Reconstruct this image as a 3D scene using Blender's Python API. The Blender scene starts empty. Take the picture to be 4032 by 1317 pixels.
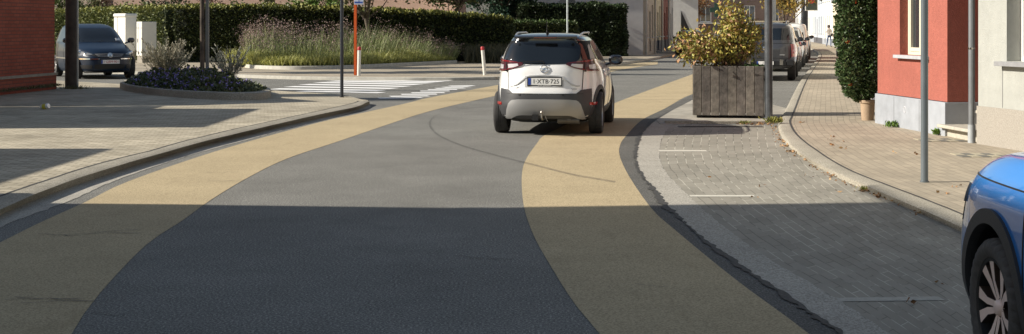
import bpy, bmesh, math, random
from math import sin, cos, tan, pi, radians, sqrt, atan2, asin, acos, hypot
from mathutils import Vector, Matrix, noise
from mathutils.geometry import tessellate_polygon
random.seed(7)
SC = bpy.context.scene
COL = SC.collection
# ------------------------------------------------------------------ camera, sky, sun, exposure
F, CX, Y0, H = 5400.0, 2016.0, 104.0, 1.73      # focal length in photo pixels, axis, horizon row, eye height
cd = bpy.data.cameras.new('camera'); cam = bpy.data.objects.new('camera', cd); COL.objects.link(cam)
cam.location = (0, 0, H); cam.rotation_euler = (radians(90), 0, 0)
cd.sensor_fit = 'HORIZONTAL'; cd.sensor_width = 36; cd.lens = 36*F/4032
cd.shift_y = -(658.5-Y0)/4032; cd.clip_start = .1; cd.clip_end = 2000
SC.camera = cam
ELEV, AZ = radians(30.3), radians(6)          # sun height; direction the light travels, from +X
W = bpy.data.worlds.new('World'); SC.world = W; W.use_nodes = True
nt = W.node_tree; sky = nt.nodes.new('ShaderNodeTexSky'); sky.sky_type = 'NISHITA'; sky.sun_disc = False
sky.sun_elevation = ELEV; sky.sun_rotation = radians(-90)+(-AZ); sky.air_density = 1.0; sky.dust_density = .4; sky.ozone_density = 1.6
bg = nt.nodes['Background']; tn = nt.nodes.new('ShaderNodeVectorMath'); tn.operation = 'MULTIPLY'; tn.inputs[1].default_value = (1.17, .98, .81); nt.links.new(sky.outputs[0], tn.inputs[0]); nt.links.new(tn.outputs[0], bg.inputs[0]); bg.inputs[1].default_value = .098
sl = bpy.data.lights.new('sun', 'SUN'); sl.energy = 5.0; sl.angle = radians(.5); sl.color = (1, .93, .82)
so = bpy.data.objects.new('sun', sl); COL.objects.link(so)
so.rotation_euler = Vector((cos(ELEV)*cos(AZ), cos(ELEV)*sin(AZ), -sin(ELEV))).to_track_quat('-Z', 'Y').to_euler()
SC.view_settings.view_transform = 'Standard'; SC.view_settings.look = 'None'
SC.view_settings.exposure = 0.45; SC.view_settings.gamma = 1

# ------------------------------------------------------------------ helpers
def P(x, y, z=0.0):                              # a ground point from where it is seen in the photograph
    s = (y-Y0)/(H-z); return Vector(((x-CX)/s, F/s, z))
def PZ(x, y, Y):                                 # the point seen there at distance Y
    return Vector(((x-CX)*Y/F, Y, H-(y-Y0)*Y/F))
def catmull(pts, step):
    pts = [Vector(p) for p in pts]; out = []
    q = [pts[0]*2-pts[1]]+pts+[pts[-1]*2-pts[-2]]
    for i in range(1, len(q)-2):
        a, b, c, d = q[i-1:i+3]; n = max(1, int((c-b).length/step))
        for k in range(n):
            t = k/n
            out.append(.5*((2*b)+(c-a)*t+(2*a-5*b+4*c-d)*t*t+(3*b-a-3*c+d)*t**3))
    out.append(pts[-1]); return out
def resample(pts, n):
    L = [0]
    for a, b in zip(pts, pts[1:]): L.append(L[-1]+(b-a).length)
    out = []; j = 0
    for i in range(n):
        t = L[-1]*i/(n-1)
        while j < len(L)-2 and L[j+1] < t: j += 1
        f = (t-L[j])/max(1e-9, L[j+1]-L[j]); out.append(pts[j].lerp(pts[j+1], min(1, max(0, f))))
    return out

class MB:
    def __init__(s): s.v = []; s.f = []; s.m = []; s.uv = {}; s.sm = True
    def add(s, vs, fs, mi=0, M=None):
        o = len(s.v)
        s.v += [tuple(M @ Vector(v)) if M else tuple(v) for v in vs]
        s.f += [tuple(o+i for i in f) for f in fs]; s.m += [mi]*len(fs); return o
    def box(s, c, d, rz=0, mi=0, M=None, bev=0):
        x, y, z = d[0]/2, d[1]/2, d[2]/2
        R = Matrix.Translation(c) @ Matrix.Rotation(rz, 4, 'Z')
        if M: R = M @ R
        if bev <= 0:
            vs = [(-x,-y,-z),(x,-y,-z),(x,y,-z),(-x,y,-z),(-x,-y,z),(x,-y,z),(x,y,z),(-x,y,z)]
            return s.add(vs, [(0,3,2,1),(4,5,6,7),(0,1,5,4),(1,2,6,5),(2,3,7,6),(3,0,4,7)], mi, R)
        b = bev; vs = []
        for zz, k in ((-z, b), (-z+b, 0), (z-b, 0), (z, b)):
            for (sx, sy) in ((-1,-1),(1,-1),(1,1),(-1,1)):
                if sx*sy > 0: vs += [(sx*(x-k), sy*(y-b-k*.5), zz), (sx*(x-b-k*.5), sy*(y-k), zz)]
                else: vs += [(sx*(x-b-k*.5), sy*(y-k), zz), (sx*(x-k), sy*(y-b-k*.5), zz)]
        fs = [tuple(range(7, -1, -1)), tuple(range(24, 32))]
        for r in range(3):
            for i in range(8): fs.append((r*8+i, r*8+(i+1) % 8, r*8+8+(i+1) % 8, r*8+8+i))
        return s.add(vs, fs, mi, R)
    def grid(s, rows, mi=0, M=None, close=False, uv=None):
        n = len(rows[0]); vs = [p for r in rows for p in r]; fs = []
        for i in range(len(rows)-1):
            for j in range(n if close else n-1):
                k = (j+1) % n; fs.append((i*n+j, i*n+k, (i+1)*n+k, (i+1)*n+j))
        o = s.add(vs, fs, mi, M)
        if uv:
            for i, r in enumerate(uv):
                for j, c in enumerate(r): s.uv[o+i*n+j] = c
        return o
    def tube(s, pts, r, n=10, mi=0, M=None, cap=True):
        pts = [Vector(p) for p in pts]; rs = r if isinstance(r, (list, tuple)) else [r]*len(pts); rows = []
        for i, p in enumerate(pts):
            d = (pts[min(i+1, len(pts)-1)]-pts[max(i-1, 0)]).normalized()
            a = Vector((1,0,0)) if abs(d.x) < .8 else Vector((0,1,0))
            u = d.cross(a).normalized(); w = d.cross(u)
            rows.append([p+(u*cos(2*pi*k/n)+w*sin(2*pi*k/n))*rs[i] for k in range(n)])
        o = s.grid(rows, mi, M, close=True)
        if cap:
            s.f += [tuple(o+k for k in range(n)), tuple(o+(len(rows)-1)*n+k for k in range(n-1, -1, -1))]; s.m += [mi, mi]
    def lathe(s, prof, n=32, mi=0, M=None, closed=False):       # profile (radius, height) about Z
        rows = [[(r*cos(2*pi*k/n), r*sin(2*pi*k/n), h) for k in range(n)] for r, h in prof]
        if closed: rows.append(rows[0])
        s.grid(rows, mi, M, close=True)
    def poly(s, pts, z=None, mi=0):
        pts = [Vector((p[0], p[1], p[2] if z is None else z)) for p in pts]
        tr = tessellate_polygon([pts]); fs = []
        for t in tr:
            a, b, c = (pts[i] for i in t)
            fs.append(tuple(t) if (b-a).cross(c-a).z > 0 else tuple(reversed(t)))
        return s.add(pts, fs, mi)
    def slab(s, pts, z0, z1, mi=0):
        s.poly(pts, z1, mi); n = len(pts)
        s.add([(p[0], p[1], z0) for p in pts]+[(p[0], p[1], z1) for p in pts], [(i, (i+1) % n, n+(i+1) % n, n+i) for i in range(n)], mi)
    def leaf(s, p, size, mi=0, asp=.5, up=None, tilt=1.0):
        if up is None:
            d = Vector((random.gauss(0,1), random.gauss(0,1), random.gauss(0,1)*tilt)).normalized()
        else: d = up
        a = Vector((random.gauss(0,1), random.gauss(0,1), random.gauss(0,1)))
        w = d.cross(a); w.normalize(); n = d.cross(w)*.12*size
        s.add([p, p+d*size*.5+w*size*asp*.5+n, p+d*size, p+d*size*.5-w*size*asp*.5+n], [(0,1,2,3)], mi)
    def blade(s, p, d, L, w, mi=0, bend=.15):
        a = Vector((random.gauss(0,1), random.gauss(0,1), 0)).normalized()*w*.5
        b = Vector((random.gauss(0,1), random.gauss(0,1), -.3))*L*bend
        s.add([p-a, p+a, p+d*L*.55+a*.8, p+d*L*.55-a*.8, p+d*L+b], [(0,1,2,3),(3,2,4)], mi)
    def build(s, name, mats, parent=None, smooth=False, org=None, bevel=0):
        me = bpy.data.meshes.new(name)
        vs = s.v if org is None else [(v[0]-org[0], v[1]-org[1], v[2]-org[2]) for v in s.v]
        me.from_pydata(vs, [], s.f)
        if not isinstance(mats, (list, tuple)): mats = [mats]
        for m in mats: me.materials.append(m)
        me.polygons.foreach_set('material_index', s.m)
        if smooth: me.polygons.foreach_set('use_smooth', [True]*len(me.polygons))
        if s.uv:
            l = me.uv_layers.new(name='UVMap')
            for lp in me.loops:
                if lp.vertex_index in s.uv: l.data[lp.index].uv = s.uv[lp.vertex_index]
        me.update()
        if smooth and smooth != 'all':
            try: me.set_sharp_from_angle(angle=radians(38))
            except Exception: pass
        o = bpy.data.objects.new(name, me); COL.objects.link(o); o.parent = parent
        if bevel:
            b = o.modifiers.new('bevel', 'BEVEL'); b.width = bevel; b.segments = 2; b.limit_method = 'ANGLE'
        return o

def thing(name, label, cat, loc=(0,0,0), rz=0, group=None):
    o = bpy.data.objects.new(name, None); COL.objects.link(o); o.empty_display_size = .2
    o.location = loc; o.rotation_euler = (0, 0, rz); o['label'] = label; o['category'] = cat
    if group: o['group'] = group
    return o
def tag(o, label, cat, group=None, kind=None):
    o['label'] = label; o['category'] = cat
    if group: o['group'] = group
    if kind: o['kind'] = kind
    return o
def struct(o, label=None):
    o['kind'] = 'structure'
    if label: o['label'] = label
    return o

# ------------------------------------------------------------------ materials
MATS = {}
def mat(name, col, rough=.6, metal=0, var=0, vscale=8, bump=0, bscale=40, coat=0, spec=.5, island=0, col2=None, emit=0, alpha=1, stain=0):
    if name in MATS: return MATS[name]
    m = bpy.data.materials.new(name); m.use_nodes = True; MATS[name] = m
    N, L = m.node_tree.nodes, m.node_tree.links; b = N['Principled BSDF']
    c = (*col, 1); b.inputs['Base Color'].default_value = c; b.inputs['Roughness'].default_value = rough
    b.inputs['Metallic'].default_value = metal; b.inputs['Specular IOR Level'].default_value = spec
    if coat: b.inputs['Coat Weight'].default_value = coat; b.inputs['Coat Roughness'].default_value = .04
    if alpha < 1: b.inputs['Alpha'].default_value = alpha
    if emit: b.inputs['Emission Color'].default_value = c; b.inputs['Emission Strength'].default_value = emit
    src = None
    if island:
        g = N.new('ShaderNodeNewGeometry'); r = N.new('ShaderNodeValToRGB'); L.new(g.outputs['Random Per Island'], r.inputs[0])
        c2 = col2 or tuple(x*.4 for x in col); e = r.color_ramp.elements
        e[0].color = (*[x*(1-island) for x in col], 1); e[1].color = (*c2, 1)
        k = e.new(.5); k.color = c; src = r.outputs[0]
    elif var:
        t = N.new('ShaderNodeTexCoord'); n = N.new('ShaderNodeTexNoise'); n.inputs['Scale'].default_value = vscale; n.inputs['Detail'].default_value = 8
        n.inputs['Roughness'].default_value = .65
        L.new(t.outputs['Object'], n.inputs['Vector']); r = N.new('ShaderNodeValToRGB'); L.new(n.outputs[0], r.inputs[0]); e = r.color_ramp.elements
        e[0].position = .3; e[1].position = .72
        c2 = col2 or tuple(min(1, x*(1+var)) for x in col)
        e[0].color = (*[x*(1-var) for x in col], 1); e[1].color = (*c2, 1); src = r.outputs[0]
        if stain:
            n2 = N.new('ShaderNodeTexNoise'); n2.inputs['Scale'].default_value = vscale*.12; n2.inputs['Detail'].default_value = 6
            L.new(t.outputs['Object'], n2.inputs['Vector']); r2 = N.new('ShaderNodeMapRange'); r2.inputs[1].default_value = .35; r2.inputs[2].default_value = .65
            r2.inputs[3].default_value = 1-stain; r2.inputs[4].default_value = 1+stain*.5; L.new(n2.outputs[0], r2.inputs[0])
            mx = N.new('ShaderNodeVectorMath'); mx.operation = 'SCALE'; L.new(src, mx.inputs[0]); L.new(r2.outputs[0], mx.inputs['Scale']); src = mx.outputs[0]
    if src: L.new(src, b.inputs['Base Color'])
    if bump:
        t = N.new('ShaderNodeTexCoord'); n = N.new('ShaderNodeTexNoise'); n.inputs['Scale'].default_value = bscale; n.inputs['Detail'].default_value = 6
        L.new(t.outputs['Object'], n.inputs['Vector']); bp = N.new('ShaderNodeBump'); bp.inputs['Strength'].default_value = bump; bp.inputs['Distance'].default_value = .02
        L.new(n.outputs[0], bp.inputs['Height']); L.new(bp.outputs[0], b.inputs['Normal'])
    return m

def paver_mat(name, c1, c2, joint, bw, bh, mortar, uv=False, rot=0, jitter=.35, rough=.85, jointvar=0, swap=False, wall=None):
    m = bpy.data.materials.new(name); m.use_nodes = True; N, L = m.node_tree.nodes, m.node_tree.links; b = N['Principled BSDF']
    b.inputs['Roughness'].default_value = rough; b.inputs['Specular IOR Level'].default_value = .3
    t = N.new('ShaderNodeTexCoord'); mp = N.new('ShaderNodeMapping'); mp.inputs['Rotation'].default_value = (0, 0, rot)
    if wall is not None:                         # x' = along the wall, y' = up
        sp = N.new('ShaderNodeSeparateXYZ'); cb = N.new('ShaderNodeCombineXYZ'); L.new(t.outputs['Object'], sp.inputs[0])
        L.new(sp.outputs[wall], cb.inputs[0]); L.new(sp.outputs[2], cb.inputs[1]); L.new(cb.outputs[0], mp.inputs[0])
    else: L.new(t.outputs['UV' if uv else 'Object'], mp.inputs[0])
    # slightly wobbly courses
    nz = N.new('ShaderNodeTexNoise'); nz.inputs['Scale'].default_value = 1.7; L.new(mp.outputs[0], nz.inputs['Vector'])
    ad = N.new('ShaderNodeVectorMath'); ad.operation = 'MULTIPLY_ADD'; L.new(nz.outputs['Color'], ad.inputs[0]); ad.inputs[1].default_value = (.05,.05,0) if wall is None else (.004,.004,0); L.new(mp.outputs[0], ad.inputs[2])
    br = N.new('ShaderNodeTexBrick'); L.new(ad.outputs[0], br.inputs['Vector'])
    br.inputs['Scale'].default_value = 1; br.inputs['Brick Width'].default_value = bw; br.inputs['Row Height'].default_value = bh
    br.inputs['Mortar Size'].default_value = mortar; br.inputs['Mortar Smooth'].default_value = .3; br.inputs['Bias'].default_value = 0
    br.inputs['Color1'].default_value = (*c1, 1); br.inputs['Color2'].default_value = (*c2, 1); br.inputs['Mortar'].default_value = (*joint, 1)
    if jointvar:                                 # sand left in some joints only
        n3 = N.new('ShaderNodeTexNoise'); n3.inputs['Scale'].default_value = 2.2; n3.inputs['Detail'].default_value = 5; L.new(mp.outputs[0], n3.inputs['Vector'])
        r3 = N.new('ShaderNodeMapRange'); r3.inputs[1].default_value = .47; r3.inputs[2].default_value = .56; L.new(n3.outputs[0], r3.inputs[0])
        mj = N.new('ShaderNodeMix'); mj.data_type = 'RGBA'; mj.inputs[6].default_value = (*[x*.62 for x in c1], 1); mj.inputs[7].default_value = (*joint, 1)
        L.new(r3.outputs[0], mj.inputs[0]); L.new(mj.outputs[2], br.inputs['Mortar'])
    n = N.new('ShaderNodeTexNoise'); n.inputs['Scale'].default_value = .7; n.inputs['Detail'].default_value = 9; n.inputs['Roughness'].default_value = .68; L.new(mp.outputs[0], n.inputs['Vector'])
    r = N.new('ShaderNodeMapRange'); r.inputs[1].default_value = .3; r.inputs[2].default_value = .7; r.inputs[3].default_value = 1-jitter; r.inputs[4].default_value = 1+jitter*.6
    L.new(n.outputs[0], r.inputs[0]); sc = N.new('ShaderNodeVectorMath'); sc.operation = 'SCALE'; L.new(br.outputs[0], sc.inputs[0]); L.new(r.outputs[0], sc.inputs['Scale'])
    L.new(sc.outputs[0], b.inputs['Base Color'])
    bp = N.new('ShaderNodeBump'); bp.inputs['Strength'].default_value = .35; bp.inputs['Distance'].default_value = .006; bp.invert = True
    L.new(br.outputs['Fac'], bp.inputs['Height']); L.new(bp.outputs[0], b.inputs['Normal'])
    return m

def asphalt_mat(name, base, speck, patch=.18, fine=150, fibre=0, crackcol=None):
    m = bpy.data.materials.new(name); m.use_nodes = True; N, L = m.node_tree.nodes, m.node_tree.links; b = N['Principled BSDF']
    b.inputs['Roughness'].default_value = .88; b.inputs['Specular IOR Level'].default_value = .12
    t = N.new('ShaderNodeTexCoord')
    def nz(scale, det, rough=.6):
        n = N.new('ShaderNodeTexNoise'); n.inputs['Scale'].default_value = scale; n.inputs['Detail'].default_value = det; n.inputs['Roughness'].default_value = rough; L.new(t.outputs['Object'], n.inputs['Vector']); return n
    n1 = nz(fine*.42, 6, .8); r = N.new('ShaderNodeValToRGB'); e = r.color_ramp.elements; L.new(n1.outputs[0], r.inputs[0])
    e[0].position = .42; e[0].color = (*[x*.58 for x in base], 1); e[1].position = .62; e[1].color = (*speck, 1); k = e.new(.52); k.color = (*base, 1)
    n2 = nz(.6, 9, .78); r2 = N.new('ShaderNodeMapRange'); r2.inputs[1].default_value = .3; r2.inputs[2].default_value = .7; r2.inputs[3].default_value = 1-patch; r2.inputs[4].default_value = 1+patch; L.new(n2.outputs[0], r2.inputs[0])
    sc = N.new('ShaderNodeVectorMath'); sc.operation = 'SCALE'; L.new(r.outputs[0], sc.inputs[0]); L.new(r2.outputs[0], sc.inputs['Scale']); out = sc.outputs[0]
    if crackcol:                                 # tyre scuffs: stretched dark smudges
        mp = N.new('ShaderNodeMapping'); mp.inputs['Scale'].default_value = (3.2, .55, 1); L.new(t.outputs['Object'], mp.inputs[0])
        n4 = N.new('ShaderNodeTexNoise'); n4.inputs['Scale'].default_value = 1.0; n4.inputs['Detail'].default_value = 9; n4.inputs['Roughness'].default_value = .75; L.new(mp.outputs[0], n4.inputs['Vector'])
        r4 = N.new('ShaderNodeMapRange'); r4.inputs[1].default_value = .565; r4.inputs[2].default_value = .74; r4.inputs[4].default_value = .55; L.new(n4.outputs[0], r4.inputs[0])
        mj = N.new('ShaderNodeMix'); mj.data_type = 'RGBA'; L.new(out, mj.inputs[6]); mj.inputs[7].default_value = (*crackcol, 1); L.new(r4.outputs[0], mj.inputs[0]); out = mj.outputs[2]
    L.new(out, b.inputs['Base Color'])
    bp = N.new('ShaderNodeBump'); bp.inputs['Strength'].default_value = .2; bp.inputs['Distance'].default_value = .003; L.new(n1.outputs[0], bp.inputs['Height']); L.new(bp.outputs[0], b.inputs['Normal'])
    return m

ASPH = asphalt_mat('asphalt', (.185,.18,.163), (.46,.45,.40), .20)
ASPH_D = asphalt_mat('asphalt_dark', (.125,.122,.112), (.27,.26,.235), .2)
YEL = asphalt_mat('ochre_lane', (.495,.402,.25), (.545,.445,.29), .12, crackcol=(.27,.21,.12))
CONC = asphalt_mat('gutter_concrete', (.42,.395,.34), (.55,.52,.45), .16)
CONC2 = asphalt_mat('kerb_concrete', (.37,.34,.275), (.50,.46,.385), .22)
TAR = mat('tar_seam', (.055,.053,.048), .8, var=.6, vscale=45)
WHITE = mat('road_paint', (.90,.89,.86), .6, var=.06, vscale=14)
WHITE_W = mat('worn_road_paint', (.62,.59,.50), .7, var=.15, vscale=20)
PLAZA = paver_mat('plaza_pavers', (.38,.335,.245), (.55,.49,.37), (.23,.20,.15), .22, .11, .010, rot=radians(8), jitter=.32)
SIDEW = paver_mat('sidewalk_pavers', (.36,.31,.235), (.44,.375,.28), (.27,.235,.18), .22, .11, .006, uv=True, jitter=.22)
BAY = paver_mat('bay_pavers', (.28,.262,.215), (.33,.307,.255), (.50,.475,.395), .44, .125, .0065, uv=True, jitter=.2, jointvar=1)
GREY_PLASTIC = mat('grey_plastic', (.045,.046,.05), .5)
BLACK = mat('black_plastic', (.012,.012,.013), .45)
BLACKG = mat('gloss_black', (.008,.008,.01), .06, coat=1)
GLASS = mat('dark_glass', (.008,.011,.014), .03, spec=.8)
RUBBER = mat('rubber', (.035,.034,.033), .8, var=.3, vscale=20)
CHROME = mat('chrome', (.7,.7,.7), .12, metal=1)
SILVER = mat('silver_plastic', (.33,.33,.33), .4, metal=.25)
RIM = mat('rim_alloy', (.45,.45,.46), .3, metal=.8)
RED = mat('lamp_red', (.36,.012,.012), .12, coat=1)
DRED = mat('lamp_dark_red', (.07,.008,.012), .08, coat=1)
CLEAR = mat('lamp_clear', (.62,.60,.62), .1, coat=1)
PLATE = mat('plate_white', (.75,.75,.73), .4)
INK = mat('plate_ink', (.02,.02,.025), .5)
PBLUE = mat('plate_blue', (.02,.06,.30), .4)

# ------------------------------------------------------------------ ground, road, kerbs
g = MB(); g.add([(-400,-60,0),(400,-60,0),(400,600,0),(-400,600,0)], [(0,1,2,3)])
struct(g.build('road', ASPH), 'grey asphalt road')
def line(pts, z=0, step=.4): return catmull([P(x, y, z) for x, y in pts], step)
def ribbon(name, A, B, m, z, n=160, nu=2, uv=False, jit=0):
    A = resample(A, n); B = resample(B, n); mb = MB(); rows = []; uvs = []; acc = 0
    for i in range(n):
        if i: acc += ((A[i]-A[i-1]).length+(B[i]-B[i-1]).length)/2
        r = []; u = []
        for k in range(nu):
            t = k/(nu-1); p = A[i].lerp(B[i], t); j = Vector((noise.noise(p*9)*jit, noise.noise(p*9+Vector((7,3,1)))*jit, 0))
            q = p+j; q.z = z(t) if callable(z) else z; r.append(q); u.append((acc, (B[i]-A[i]).length*t))
        rows.append(r); uvs.append(u)
    mb.grid(rows, uv=uvs if uv else None)
    me_up = mb.build(name, m)
    up = sum(p.normal.z for p in me_up.data.polygons)
    if up < 0: me_up.data.flip_normals()
    return struct(me_up)

# left side, near to far
kb_top_back = [(-700,1115),(-300,915),(0,778),(196,710),(357,657),(505,618),(594,597),(713,562),(800,541),(919,512),(1044,485),(1163,459),(1275,435),(1394,408),(1415,399)]
kb_top_front = [(-700,1175),(-300,965),(0,822),(65,794),(143,760),(297,703),(499,640),(650,598),(800,556),(930,525),(1062,494),(1180,467),(1299,441),(1406,419),(1454,398)]
kb_foot = [(-700,1215),(-300,1000),(0,848),(107,800),(238,752),(380,704),(535,651),(800,572),(943,536),(1073,506),(1275,462),(1394,434),(1456,411)]
gut_out = [(-700,1300),(-300,1060),(0,896),(256,800),(416,728),(594,663),(800,598),(978,551),(1157,503),(1335,459),(1460,424)]
LZ, RZ = .10, .06
KB, KF, KT = line(kb_top_back, LZ), line(kb_top_front, LZ), line(kb_foot, 0)
def kerb(name, foot, front, back, zt, m=CONC2, n=220):
    foot, front, back = resample(foot, n), resample(front, n), resample(back, n); mb = MB(); rows = []
    for i in range(n):
        f, t, b = foot[i], front[i], back[i]; w = noise.noise(f*1.3)*.008
        rows.append([Vector((f.x, f.y, -.01)), Vector((t.x*.7+f.x*.3, t.y*.7+f.y*.3, zt*.75)), Vector((t.x+w, t.y, zt-.008)), Vector((t.x*.8+b.x*.2, t.y*.8+b.y*.2, zt+.004)), Vector((b.x, b.y, zt+.004)), Vector((b.x, b.y, -.01))])
    mb.grid(rows); o = mb.build(name, m, smooth=True); return struct(o)
kerb('kerb', KT, KF, KB, LZ)
struct(ribbon('kerb_joint', KB, [p+Vector((-.035,0,0)) for p in KB], TAR, LZ+.006, jit=.01))
ribbon('gutter', KT, line(gut_out), CONC, .004, jit=.03)
lane_l_out = [(-500,1215),(-250,1080),(0,957),(150,882),(339,796),(505,716),(800,613),(1038,542),(1275,479),(1394,453),(1600,408),(1700,384),(1953,337),(2150,300),(2406,262),(2520,248),(2590,240)]
lane_l_in = [(150,1560),(282,1317),(391,1159),(579,963),(720,869),(827,791),(978,700),(1133,625),(1335,557),(1600,467),(1700,437),(1811,410),(1953,378),(2200,325),(2406,284),(2480,270),(2590,254)]
def smoothn(pts, z=0): return line(pts, z, .4)
def lane(name, A, B, m, z):
    mb = MB(); mb.poly(list(A)+list(reversed(B)), z); return struct(mb.build(name, m))
lane('cycle_lane', smoothn(lane_l_out), smoothn(lane_l_in), YEL, .003)
# right side
lane_r_in = [(2600,1650),(2361,1317),(2269,1207),(2171,1054),(2094,912),(2058,782),(2062,651),(2116,564),(2154,529),(2300,460),(2439,400),(2558,355),(2701,303),(2736,291)]
lane_r_out = [(3560,1640),(3185,1317),(2890,1098),(2650,901),(2563,820),(2476,694),(2440,615),(2441,575),(2463,539),(2528,474),(2617,429),(2730,371)]
farL = [Vector((6.9+.235*(z-50), z, 0)) for z in (52,60,75,95)]; farR = [Vector((4.9+1.0+.235*(z-37.5), z, 0)) for z in (39,48,60,75,95)]
lane('cycle_lane', catmull([P(*p) for p in lane_r_in]+farL, .4), catmull([P(*p) for p in lane_r_out]+farR, .4), YEL, .0035)
chan_in = [(3680,1640),(3313,1317),(2917,1050),(2834,990),(2757,936),(2644,829),(2596,770),(2537,704),(2512,663),(2504,620),(2507,590),(2519,548),(2534,518),(2582,474),(2647,438),(2730,394)]
chan_out = [(3960,1640),(3501,1317),(3385,1239),(3200,1122),(3072,1050),(2905,936),(2789,844),(2715,776),(2638,699),(2605,651),(2597,610),(2598,585),(2606,551),(2622,520),(2650,489)]
CI, CO = line(chan_in), line(chan_out)
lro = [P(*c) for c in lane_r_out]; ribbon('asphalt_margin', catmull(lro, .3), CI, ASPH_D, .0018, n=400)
ribbon('gutter', line(chan_in[:-2]), CO, CONC, .005, jit=.02)
edge_l = [p+Vector((-.05,0,0)) for p in CI]
CIf = resample(CI, 1400)
tl_, tr_ = [], []
for p in CIf:
    wv = max(0, .028+.06*noise.noise(p*.55)+.045*noise.noise(p*4.1)+.035*noise.noise(p*13)); tl_.append(p+Vector((-wv-.004, 0, 0))); tr_.append(p+Vector((.012+.035*noise.noise(p*7+Vector((3,3,3))), 0, 0)))
mb = MB(); mb.grid([[Vector((a.x, a.y, .009)), Vector((b.x, b.y, .009))] for a, b in zip(tl_, tr_)]); o_ = mb.build('tar_seam', TAR); o_.data.flip_normals() if o_.data.polygons[0].normal.z < 0 else None; struct(o_)
r_foot = [(4330,1190),(3780,914),(3634,845),(3515,795),(3432,759),(3307,706),(3218,658),(3129,599),(3081,551),(3063,497)]
r_front = [(4330,1155),(3780,889),(3693,850),(3444,744),(3218,642),(3135,587),(3092,541),(3070,490)]
r_back = [(4330,1100),(3780,845),(3515,741),(3337,670),(3218,599),(3135,533),(3108,483)]
far_kerb = [(3087,447),(3155,315),(3195,262),(3222,223)]
RF0 = line(r_foot); fk = [P(x, y, RZ) for x, y in far_kerb]
tail = [Vector((20.0, 90, RZ)), Vector((22.4, 103, RZ)), Vector((24.4, 116, RZ)), Vector((28.2, 140, RZ)), Vector((33, 170, RZ))]
def shift(ps, d): return [p+Vector((d, 0, 0)) for p in ps]
def flat(ps, z): return [Vector((p.x, p.y, z)) for p in ps]
kerb('kerb', catmull([P(*p) for p in r_foot]+flat(shift(fk+tail, -.03), 0), .4), catmull([P(x,y,RZ) for x,y in r_front]+fk+tail, .4), catmull([P(x,y,RZ) for x,y in r_back]+shift(fk+tail, .16), .4), RZ, n=420)
KBR = catmull([P(x,y,RZ) for x,y in r_back]+shift(fk+tail, .16), .4)
ribbon('kerb_joint', KBR, [p+Vector((.03,0,0)) for p in KBR], TAR, RZ+.006, n=420, jit=.008)
# parking bay: pavers follow the curve of the gutter
bayA = resample(CO[2:], 140); bayB = resample(RF0, 140)
ribbon('parking_bay', CO, RF0, BAY, .003, n=140, nu=12, uv=True)
# right pavement
OUT = [Vector((p.x+(4.5), p.y, 0)) for p in resample(KBR, 300)]
ribbon('pavement', resample(KBR, 300), OUT, SIDEW, RZ, n=300, nu=10, uv=True)
# left plaza
far_edge = [(1424,393),(1385,383),(1335,373),(1150,362),(937,350),(760,342),(560,335),(463,331),(297,322),(217,318),(0,314)]
FE = [P(x, y, LZ) for x, y in far_edge]
pl = MB(); pl.slab(list(KB)+[P(1450,396,LZ)]+FE+[Vector((-80,42,0)), Vector((-80,-30,0)), Vector((-3.2,-30,0))], -.01, LZ)
struct(pl.build('plaza_paving', PLAZA))
ek = MB()
E2 = catmull([P(1450,396,LZ)]+FE, .5)
kerb('kerb', [p+Vector((.0,.06,0)) for p in E2], [p+Vector((0,.05,0)) for p in E2], [p+Vector((0,-.10,0)) for p in E2], LZ, n=120)
# far pavement
fe2 = [(-500,262),(0,272),(400,279),(549,283),(818,289),(950,295),(1180,302),(1400,305),(1634,306),(1957,303),(2100,290),(2250,270),(2421,250),(2521,236),(2600,224)]
FP = [P(x, y, LZ) for x, y in fe2]
fp = MB(); fpp = catmull(FP, 1.0)+[Vector((12.6,96,0)), Vector((16.0,112,0)), Vector((14,125,0)), Vector((-90,125,0)), Vector((-90,60,0))]
fp.slab(fpp, -.01, LZ); FARP = paver_mat('far_pavers', (.38,.33,.245), (.46,.395,.30), (.2,.17,.13), .22, .11, .006, jitter=.25)
struct(fp.build('pavement', FARP))
ff = catmull(FP, 1.0); kerb('kerb', [p+Vector((0,-.06,0)) for p in ff], [p+Vector((0,-.05,0)) for p in ff], [p+Vector((0,.14,0)) for p in ff], LZ, n=160, m=mat('pale_kerb', (.45,.43,.37), .8, var=.2, vscale=6))
# build-out in front of the wooden planter
bo = MB(); bo.slab([P(2735,392),P(2647,438),P(2584,476),P(2600,492),P(2760,486),P(3060,484),P(3078,462),P(3100,430),P(2900,380)], 0, .014)
struct(bo.build('concrete_apron', mat('apron', (.38,.35,.29), .85, var=.3, vscale=3, stain=.3)))
bo = MB(); bo.box(P(2850,487)+Vector((0,0,.02)), (2.1,.16,.06), radians(0)); struct(bo.build('kerb_edging', CONC2, bevel=.01))
dg = MB()
for i in range(34): dg.box(P(2700+i*8.3,501)+Vector((0,0,.008)), (.02,.16,.012), .5)
dg.box(P(2837,501)+Vector((0,0,.004)), (1.45,.2,.012)); tag(dg.build('drain_grate', mat('rust_iron', (.07,.06,.05), .7, var=.4)), 'long rusty drain grate in front of the wooden planter', 'drain grate')
# white lines in the bay
def strip(a, b, w, z, m, name='parking_line'):
    a, b = P(*a), P(*b); d = (b-a).normalized(); n = Vector((-d.y, d.x, 0))*w/2; mb = MB(); mb.add([(a-n).xy.to_3d()+Vector((0,0,z)), (b-n).xy.to_3d()+Vector((0,0,z)), (b+n).xy.to_3d()+Vector((0,0,z)), (a+n).xy.to_3d()+Vector((0,0,z))], [(0,1,2,3)]); return struct(mb.build(name, m))
strip((2595,596),(2782,596),.20,.006,WHITE_W); strip((2716,774),(2970,774),.13,.006,WHITE_W); strip((3300,1184),(3707,1179),.12,.006,mat('shaded_line', (.40,.385,.33), .8, var=.2, vscale=20))  # nearest line gets a greyer paint to carry the shade it lies in
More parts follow.
